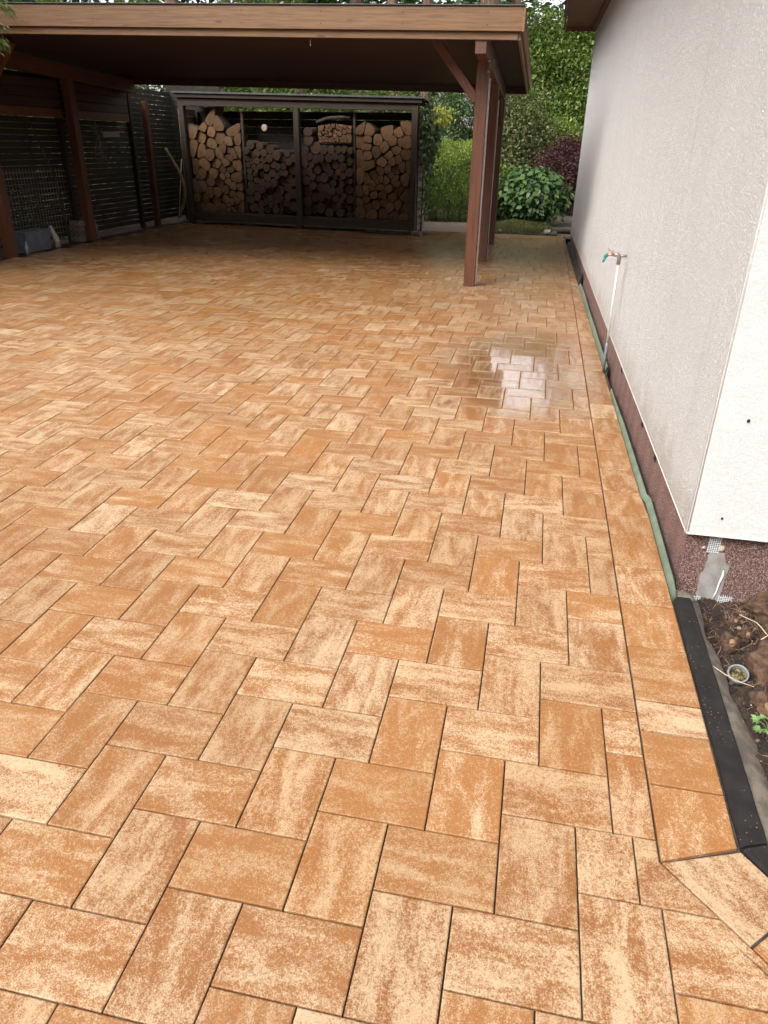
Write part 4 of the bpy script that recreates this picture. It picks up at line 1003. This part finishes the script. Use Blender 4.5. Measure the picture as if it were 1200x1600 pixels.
# yellow-green hedge: box-like mass
def hedge(name, label, x0, x1, y0, y1, h, n, m, seed):
    t = thing(name, label, 'hedge', ((x0+x1)/2, (y0+y1)/2, 0)); r = np.random.default_rng(seed)
    P = np.stack([r.uniform(x0,x1,n), r.uniform(y0,y1,n), r.random(n)**.8*h], 1)
    cx, cy = (x0+x1)/2, (y0+y1)/2
    # push towards the surface
    u_ = (P-[cx,cy,h*.5])/np.array([(x1-x0)/2,(y1-y0)/2,h*.5]); mx = np.maximum((np.abs(u_)**3).sum(1)**(1/3), .25)
    tgt = 1.04-.5*r.random(n)**2.2+.09*np.sin(P[:,0]*7+seed)*np.sin(P[:,2]*6+P[:,0]*3)+.05*np.sin(P[:,0]*17+2)*np.sin(P[:,2]*13); P = np.array([cx,cy,h*.5])+u_/mx[:,None]*tgt[:,None]*np.array([(x1-x0)/2,(y1-y0)/2,h*.5])
    P[:,2] = np.clip(P[:,2], .02, None); d = unit(u_)
    D = unit(d*.5+[0,0,.6]+r.normal(size=P.shape)*.5); Nn = unit(d+r.normal(size=P.shape)*.6); sz = r.uniform(.022,.05,n)
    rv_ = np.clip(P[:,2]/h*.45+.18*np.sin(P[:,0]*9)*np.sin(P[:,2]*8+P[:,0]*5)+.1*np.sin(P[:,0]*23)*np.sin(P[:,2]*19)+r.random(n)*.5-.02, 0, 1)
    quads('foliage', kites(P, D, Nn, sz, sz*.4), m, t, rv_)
    q = MB()
    for k in range(6): x = x0+(x1-x0)*(k+.5)/6; q.tube([(x,cy+.1,-.05),(x+.03,cy+.15,h*.4),(x+.05,cy+.15,h*.6)], [.03,.02,.008], 5)
    q.done('stem', M_barkd, t, smooth=True); return t
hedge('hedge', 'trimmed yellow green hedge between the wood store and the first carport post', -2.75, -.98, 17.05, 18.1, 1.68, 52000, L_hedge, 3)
# big-leaved bush: 280 leaves of its own, the rest behind
bb = thing('broad_leaf_bush', 'rounded bush with broad shiny dark green leaves at the end of the paving', 'shrub', (-.02,17.75,0))
CB, SB = (-.02,17.75,.60), (.84,.75,.62)
v = []; f = []; NL = 7
for i in range(NL+1):
    s = i/NL; wd = .5*math.sin(math.pi*min(1, s**.8))*.62*(1 if i < NL else 0)+.004; zz = -.10*s*s
    v += [(s, -wd, zz+wd*.22), (s, 0, zz), (s, wd, zz+wd*.22)]
for i in range(NL): f += [(i*3,(i+1)*3,(i+1)*3+1,i*3+1), (i*3+1,(i+1)*3+1,(i+1)*3+2,i*3+2)]
lm = bpy.data.meshes.new('leaf'); lm.from_pydata(v, [], f); lm.materials.append(L_big); lm.polygons.foreach_set('use_smooth', [True]*len(f)); lm.update()
k = 0; placed = []
for it in range(6000):
    if k >= 290: break
    th = random.uniform(-1.75, 1.75); ph = random.uniform(-.75, 1.45)     # facing the paving
    d = Vector((math.sin(th)*math.cos(ph), -math.cos(th)*math.cos(ph), math.sin(ph)))
    if d.y > .35: continue
    lump_ = 1+.07*math.sin(5*th)*math.sin(6*ph)+random.uniform(-.06,.05)
    p = Vector(CB)+Vector((d.x*SB[0], d.y*SB[1], d.z*SB[2]))*lump_
    if p.z < .04 or any((p-q_).length < .062 for q_ in placed): continue
    placed.append(p); sc_ = random.uniform(.12,.175)
    x = (Vector((d.x, d.y, 0))*.5+Vector((random.gauss(0,.6), -.3+random.gauss(0,.3), -.45+random.gauss(0,.35)))).normalized(); nrm = (d+Vector((0,-.1,.7))+Vector((random.gauss(0,.25),random.gauss(0,.25),0))).normalized()
    y_ = nrm.cross(x).normalized(); z_ = x.cross(y_)
    if z_.z < 0: y_, z_ = -y_, -z_
    A = Matrix(((x.x,y_.x,z_.x,p.x),(x.y,y_.y,z_.y,p.y),(x.z,y_.z,z_.z,p.z),(0,0,0,1))) @ Matrix.Diagonal((sc_,sc_,sc_,1))
    mobj('leaf', None, None, None, bb, A, data=lm); k += 1
P, d = shell(CB, (SB[0]*.95,SB[1]*.95,SB[2]*.95), 2600, .4, lump=.06, seed=5, zmin=.03); r_ = np.random.default_rng(8)
sz = r_.uniform(.08,.14,len(P)); tag(quads('inner_leaves', kites(P, unit(d*.4+r_.normal(size=d.shape)*.6+[0,0,-.3]), unit(d+[0,0,.6]+r_.normal(size=d.shape)*.3), sz, sz*.62), L_bigs, bb), kind='stuff')
q = MB()
for kk in range(7): a = kk*.9; q.tube([(-.02+.05*math.cos(a),17.75+.05*math.sin(a),-.05),(-.02+.5*math.cos(a),17.75+.45*math.sin(a),.7)], [.02,.008], 5)
q.done('stem', M_barkd, bb)
bush('leafy_shrub', 'low bright green shrub peeping out left behind the broad leaved bush', 'shrub', (-1.02,18.9,.62), (.55,.4,.62), 4200, .10, L_beech, 41, clump=6)
# mossy low cover and edging stones
mc = thing('ground_cover', 'low mossy brown green cushion plants at the far edge of the paving', 'ground cover', (-.3,15.9,0)); mc['kind'] = 'stuff'
P, d = shell((-.28,15.95,.02), (.74,.42,.20), 9000, .3, lump=.2, seed=9, zmin=.0); r_ = np.random.default_rng(10)
quads('foliage', kites(P, unit(d+r_.normal(size=d.shape)), unit(d+[0,0,.4]+r_.normal(size=d.shape)*.5), r_.uniform(.02,.045,len(P)), .012), L_moss, mc)
for i, (x, y, sx) in enumerate(((.40,15.75,.10),(.52,15.45,.07),(-.62,15.55,.06))):
    tag(blob('edging_stone', (x,y,.02), (sx,.08,.06), M_block if i else M_cement, None, 2, .14, 50+i), ['grey rounded stone at the right end of the mossy cushion plants','small dark stone between the mossy cushion plants and the house','small stone at the left end of the mossy cushion plants'][i], 'stone', 'edging stones at the far end of the paving')
q = MB(); q.tube([(.45,15.60,.06),(.9,15.52,.07)], [.05,.045], 8); tag(q.done('timber_log', M_barkd, smooth=True), 'short brown log lying before the house corner at the far end', 'log')
# maple, shrubs, trees beyond
bush('red_maple', 'low purple leaved maple between the broad leaved bush and the house wall', 'small tree', (.80,20.9,.98), (.85,.9,.80), 22000, .075, L_red, 12, clump=8, aspect=.35)
bush('mixed_shrub', 'tall olive green shrub with coppery tips behind the carport posts', 'shrub', (-.95,22.6,1.55), (1.15,1.0,1.55), 24000, .085, L_mid, 13, clump=8)
bush('mixed_shrub', 'low golden green shrub above the purple maple', 'shrub', (.35,23.5,1.5), (.95,.8,.85), 9000, .09, L_hedge, 14, clump=8)
t = bush('lilac_bush', 'lilac with fading mauve blossom behind the hedge left of the brace', 'shrub', (-2.75,22.0,1.7), (1.25,1.0,1.25), 16000, .085, L_lilac, 15, clump=7)
P, d = shell((-2.45,21.9,1.85), (1.2,1.0,1.1), 130, .15, seed=16); P = np.repeat(P, 22, 0)+rng.normal(size=(130*22,3))*[.045,.045,.08]
tag(quads('blossom', kites(P, rng.normal(size=P.shape), rng.normal(size=P.shape), .035, .03), L_lilf, t), kind='stuff')
def tree(name, label, base, h, crown_c, crown_s, n, leaf, m, seed, group=None, bark=M_barkd, layers=0, r0=.16):
    t = thing(name, label, 'tree', base, 0, group); r = np.random.default_rng(seed); q = MB()
    b = Vector(base); q.tube([b-Vector((0,0,.3)), b+Vector((.05,0,h*.4)), b+Vector((0,.05,h*.8)), b+Vector((.05,0,h))], [r0*1.2,r0,r0*.6,r0*.2], 9)
    nl = 12; Ps = []; Ds = []; Rs = []
    for k in range(nl):
        a = r.uniform(0, 6.28); z0 = h*r.uniform(.3,.9); e = Vector((crown_c[0]+math.cos(a)*crown_s[0]*.8, crown_c[1]+math.sin(a)*crown_s[1]*.8, min(z0+r.uniform(.2,1.2), crown_c[2]+crown_s[2]*.8)))
        s_ = b+Vector((0,0,z0)); q.tube([s_, s_.lerp(e,.5)+Vector((0,0,.2)), e], [r0*.35,r0*.2,r0*.06], 5)
    q.done('trunk', bark, t, smooth=True)
    nc = n//14; P0, d0 = shell(crown_c, crown_s, nc, .55, lump=.28, seed=seed+1)
    P = np.repeat(P0, 14, 0)+r.normal(size=(nc*14,3))*np.array([2.3,2.3,.7])*leaf*1.25; d = np.repeat(d0, 14, 0)
    D = unit(d*.5+r.normal(size=d.shape)*.7+[0,0,-.25]); Nn = unit(d*.35+[0,0,.7]+r.normal(size=d.shape)*.35); sz = leaf*r.uniform(.7,1.25,len(P))
    quads('crown', kites(P, D, Nn, sz, sz*.55), m, t, np.clip(np.repeat(r.random(nc), 14)*.65+r.random(len(P))*.4, 0, 1)); return t
tree('beech_tree', 'tall bright green broadleaf tree between the carport and the house eave', (.6,27.2,-.1), 5.2, (.35,27.0,2.95), (2.5,2.0,2.2), 100000, .11, L_beech, 60)
tree('beech_tree', 'green broadleaf tree behind the brace of the first carport post', (-3.6,28.5,-.1), 5.0, (-3.5,28.5,2.6), (2.0,1.6,2.5), 26000, .15, L_beech, 62, )
tree('beech_tree', 'darker green tree standing behind the bright one at the house end', (4.6,31,-.1), 8, (4.2,31,4.5), (3.6,2.6,4.4), 30000, .2, L_dark, 64)
tree('dark_tree', 'dark green tree filling the gap behind the bright broadleaf tree', (-.8,33,-.1), 5.0, (-.6,33,2.8), (3.6,2.0,2.9), 26000, .2, L_dark, 66)
# distant hedge of trees as one mass
def woods(label, c, sz_, n, seed, m=L_dark, ls=.5):
    P, d = shell(c, sz_, n, .45, lump=.12, seed=seed); r = np.random.default_rng(seed)
    tag(quads('far_woods', kites(P, r.normal(size=P.shape), unit(r.normal(size=P.shape)*.5+[0,-.3,.7]), r.uniform(.6,1.3,n)*ls, ls*.6), m), kind='stuff', label=label, cat='woods')
woods('far dark woods behind the pines left of the sky gap', (-27,46,5.5), (24.6,5,11), 60000, 77)
woods('far dark woods behind the house end', (20,48,5), (17.0,5,11), 26000, 78)
woods('low far woods below the pale sky gap', (0,48,1.2), (6,3,5.4), 12000, 79)
woods('unseen woods added behind the viewer to block low sky', (0,-24,5), (44,4,8.5), 52000, 80, ls=.9)  # out of view, added to keep low sky light out of the carport
woods('woods added beyond the left garden to screen low sky', (-30,8,5), (7,34,10), 40000, 81, ls=.9)  # added light blocker on the left, continues the screen behind the camera
# thujas behind the shed and outside the fence
def thuja(label, x, y, h, w_, n, seed, m=L_thuja, name='thuja_tree', group='thuja trees round the carport'):
    t = thing(name, label, 'conifer', (x, y, -.1), 0, group); r = np.random.default_rng(seed)
    q = MB(); q.tube([(x,y,-.2),(x,y,h*.9)], [.09,.02], 6); q.done('trunk', M_barkd, t, smooth=True)
    nc = n//12; z = r.random(nc)**.85; a = r.uniform(0, 6.283, nc); rad = w_*(1-z**2.2*.85)*(.72+.3*r.random(nc))
    P0 = np.stack([x+rad*np.cos(a), y+rad*np.sin(a), z*h], 1); out = np.stack([np.cos(a), np.sin(a), .5+0*a], 1)
    P = np.repeat(P0, 12, 0)+r.normal(size=(nc*12,3))*.05; o = np.repeat(out, 12, 0); D = unit(o*.7+r.normal(size=o.shape)*.5+[0,0,-.1]); Nn = unit(r.normal(size=o.shape)+[0,0,.5]); sz = r.uniform(.07,.15,len(P))
    quads('crown', kites(P, D, Nn, sz, sz*.22), m, t, np.clip(np.repeat(r.random(nc), 12)*.6+r.random(len(P))*.4, 0, 1)); return t
for i, x in enumerate((-8.3,-7.1,-5.9,-4.7,-3.6)):
    thuja(['thuja behind the left end of the wood store','thuja behind the first firewood bay','thuja behind the second firewood bay','thuja behind the third firewood bay','thuja behind the right end of the wood store'][i], x, 17.0+.2*math.sin(i*3), 3.1+.25*math.sin(i*2.3) - (.5 if i == 4 else 0), .75, 15000, 90+i)
for i, y in enumerate((7.4,8.9,10.5,12.1,13.7,15.4)):
    thuja(['thuja nearest the camera outside the left fence','second thuja outside the left fence','third thuja outside the left fence','fourth thuja outside the left fence','fifth thuja outside the left fence','farthest thuja outside the left fence'][i], -9.15+.1*math.sin(i), y, 3.9, .85, 9000, 100+i)
# overhanging spray of thuja at the left front of the fascia
sp_ = thing('conifer_branch', 'drooping green conifer branch hanging before the left end of the fascia', 'branch', (-6.35,8.0,2.9))
q = MB(); Pl = []; Dl = []
for (s_, mid_, e) in (((-7.3,7.85,3.25),(-6.6,7.85,3.1),(-6.17,7.87,2.78)), ((-7.3,7.8,3.2),(-6.55,7.8,2.95),(-6.12,7.80,2.62)), ((-7.2,7.8,3.3),(-6.3,7.85,3.12),(-6.02,7.9,2.93)), ((-7.3,7.8,3.0),(-6.6,7.8,2.85),(-6.22,7.8,2.60))):
    s_, mid_, e = map(Vector, (s_, mid_, e)); pts = [s_.lerp(mid_, t/6).lerp(mid_.lerp(e, t/6), t/6) for t in range(7)]; q.tube(pts, [.012,.010,.009,.008,.006,.004,.002], 5)
    for i in range(260):
        t = random.random()**.7*6; i0 = min(5, int(t)); p = pts[i0].lerp(pts[i0+1], t-i0); dr = (pts[i0+1]-pts[i0]).normalized(); sd_ = random.choice((-1,1))
        Pl.append(p+Vector((random.gauss(0,.02),random.gauss(0,.02),random.gauss(0,.03)))); Dl.append(dr+Vector((sd_*.5, random.gauss(0,.5), -.5+random.gauss(0,.4))))
q.done('twig', M_barkd, sp_, smooth=True)
Pl = np.array(Pl); tag(quads('needles', kites(Pl, np.array(Dl), rng.normal(size=Pl.shape), rng.uniform(.04,.09,len(Pl)), .012), L_thuja, sp_), kind='stuff')
for i, (x, y, hh) in enumerate(((-10.4,5.4,11),(-11.5,1.2,12))):
    thuja(['big conifer left of the carport front, mostly outside the picture','second big conifer left of the drive, outside the picture'][i], x, y, hh, 2.6, 30000, 500+i, name='spruce_tree', group='big conifers left of the drive')
# pines: trunks rising above the carport
def pine(label, x, y, r0, h, seed, cz=.82):
    t = thing('pine_tree', label, 'tree', (x, y, -.1), 0, 'pine trees behind the carport'); r = np.random.default_rng(seed)
    q = MB(); q.tube([(x,y,-.3),(x+.05,y,h*.3),(x-.06,y,h*.6),(x,y,h)], [r0*1.25,r0,r0*.8,r0*.3], 12); 
    for k in range(6):
        a = r.uniform(0,6.28); z0 = h*r.uniform(.55,.9); q.tube([(x,y,z0),(x+1.6*math.cos(a),y+1.6*math.sin(a),z0+.5)], [r0*.25,.02], 5)
    q.done('trunk', M_bark, t, smooth=True)
    nc = 700; P0, d0 = shell((x,y,h*cz), (2.6,2.6,h*.26*(1 if cz < .85 else .5)), nc, .9, lump=.25, seed=seed); P = np.repeat(P0, 14, 0)+r.normal(size=(nc*14,3))*.22; sz = r.uniform(.25,.5,len(P))
    quads('crown', kites(P, unit(r.normal(size=P.shape)+[0,0,.3]), r.normal(size=P.shape), sz, sz*.22), L_pine, t)
for i, (x, y, r0, h) in enumerate(((-10.2,27,.24,12),(-8.1,25.5,.20,13),(-6.5,27,.26,14),(-5.1,26,.2,12.5),(-3.95,25.8,.17,13),(-2.1,26.2,.30,19),(-1.35,27.5,.16,19),(-12.6,26,.25,13))):
    pine(['leftmost but one pine trunk above the carport roof','pine trunk above the middle of the carport fascia','thick pine trunk left of the pale sky gap','pine trunk just right of the middle of the fascia','slim pine trunk beside the pale sky gap','thickest pinkish pine trunk above the first carport post','slim pine trunk nearest the right end of the fascia','leftmost pine behind the carport roof'][i], x, y, r0, h, 200+i, .92 if x > -3 else .82)
for i, (x, y, hh) in enumerate(((-11.5,21.5,5.8),(-7.3,21.8,5.9),(-9.3,23.5,6.3),(-4.9,23.2,5.1))):
    thuja(['leafy conifer above the left end of the fascia','leafy conifer above the fascia left of the middle','dark conifer between the two leafy ones above the fascia','conifer behind the wood store roof in front of the pines'][i], x, y, hh, 1.5, 16000, 300+i, name='spruce_tree', group='conifers between shed and pines')
# house at the very back seen between shed roof and brace
nbh = thing('neighbour_house', 'distant house with grey tiled roof seen between the wood store and the brace', 'house', (-5.2,30.5,0))
mobj('wall', [(-8,30,-.1),(-4.0,30,-.1),(-4.0,30,2.9),(-8,30,2.9),(-4.0,35,-.1),(-4.0,35,2.9)], [(0,1,2,3),(1,4,5,2)], M_pl_side, nbh)
mobj('gable_board', [(-4.0,29.65,2.78),(-3.9,29.65,2.78),(-3.9,32.5,4.6),(-4.0,32.5,4.6),(-4.0,29.65,2.95),(-3.9,29.65,2.95),(-3.9,32.5,4.77),(-4.0,32.5,4.77)], [(0,1,5,4),(1,2,6,5),(4,5,6,7),(0,4,7,3)], M_dark, nbh)
for k in range(9):
    y0 = 29.6+k*.32; z0 = 2.9+k*.2
    v, f = boxg((-8.2,-.19,0), (-4.02,.17,.035), 0); mobj('tile_row', v, f, M_rtile, nbh, Matrix.Translation((0,y0+.17,z0)) @ Matrix.Rotation(R(28), 4, 'X'))
# ivy on the shed's right side
iv = thing('ivy', 'ivy with grey green and yellow leaves hanging over the right side of the wood store', 'climber', tuple(W(5.1,.3,0)))
def ivyl(n, xc, zc_, sx, sz_, m, name, seed, ls=.085):
    r = np.random.default_rng(seed); X = r.normal(xc, sx, n); Y = r.uniform(.05, DP+.1, n); Z = r.normal(zc_, sz_, n)
    X = 5.10+np.abs(X-5.10); P = np.array([tuple(W(a, b, c_)) for a, b, c_ in zip(X, Y, Z)])
    quads(name, kites(P, unit(r.normal(size=P.shape)*.5+[.1,-.2,-1]), unit(r.normal(size=P.shape)*.35+[.5,-.9,.3]), r.uniform(.6,1.3,n)*ls, r.uniform(.6,1.2,n)*ls*.8), m, iv)
ivyl(900, 5.15, 1.95, .11, .22, L_ivy, 'leaves', 401); ivyl(380, 5.14, 1.5, .07, .18, L_ivy, 'leaves', 402); ivyl(220, 5.42, 2.15, .09, .08, L_ivyy, 'yellow_leaves', 403, .07); ivyl(160, 5.12, .75, .05, .25, L_ivy, 'leaves', 404, .06)
q = MB(); q.tube([tuple(W(5.1,.3,0)), tuple(W(5.12,.25,1.0)), tuple(W(5.15,.3,2.2))], [.02,.014,.006], 6); q.done('stem', M_barkd, iv, smooth=True)
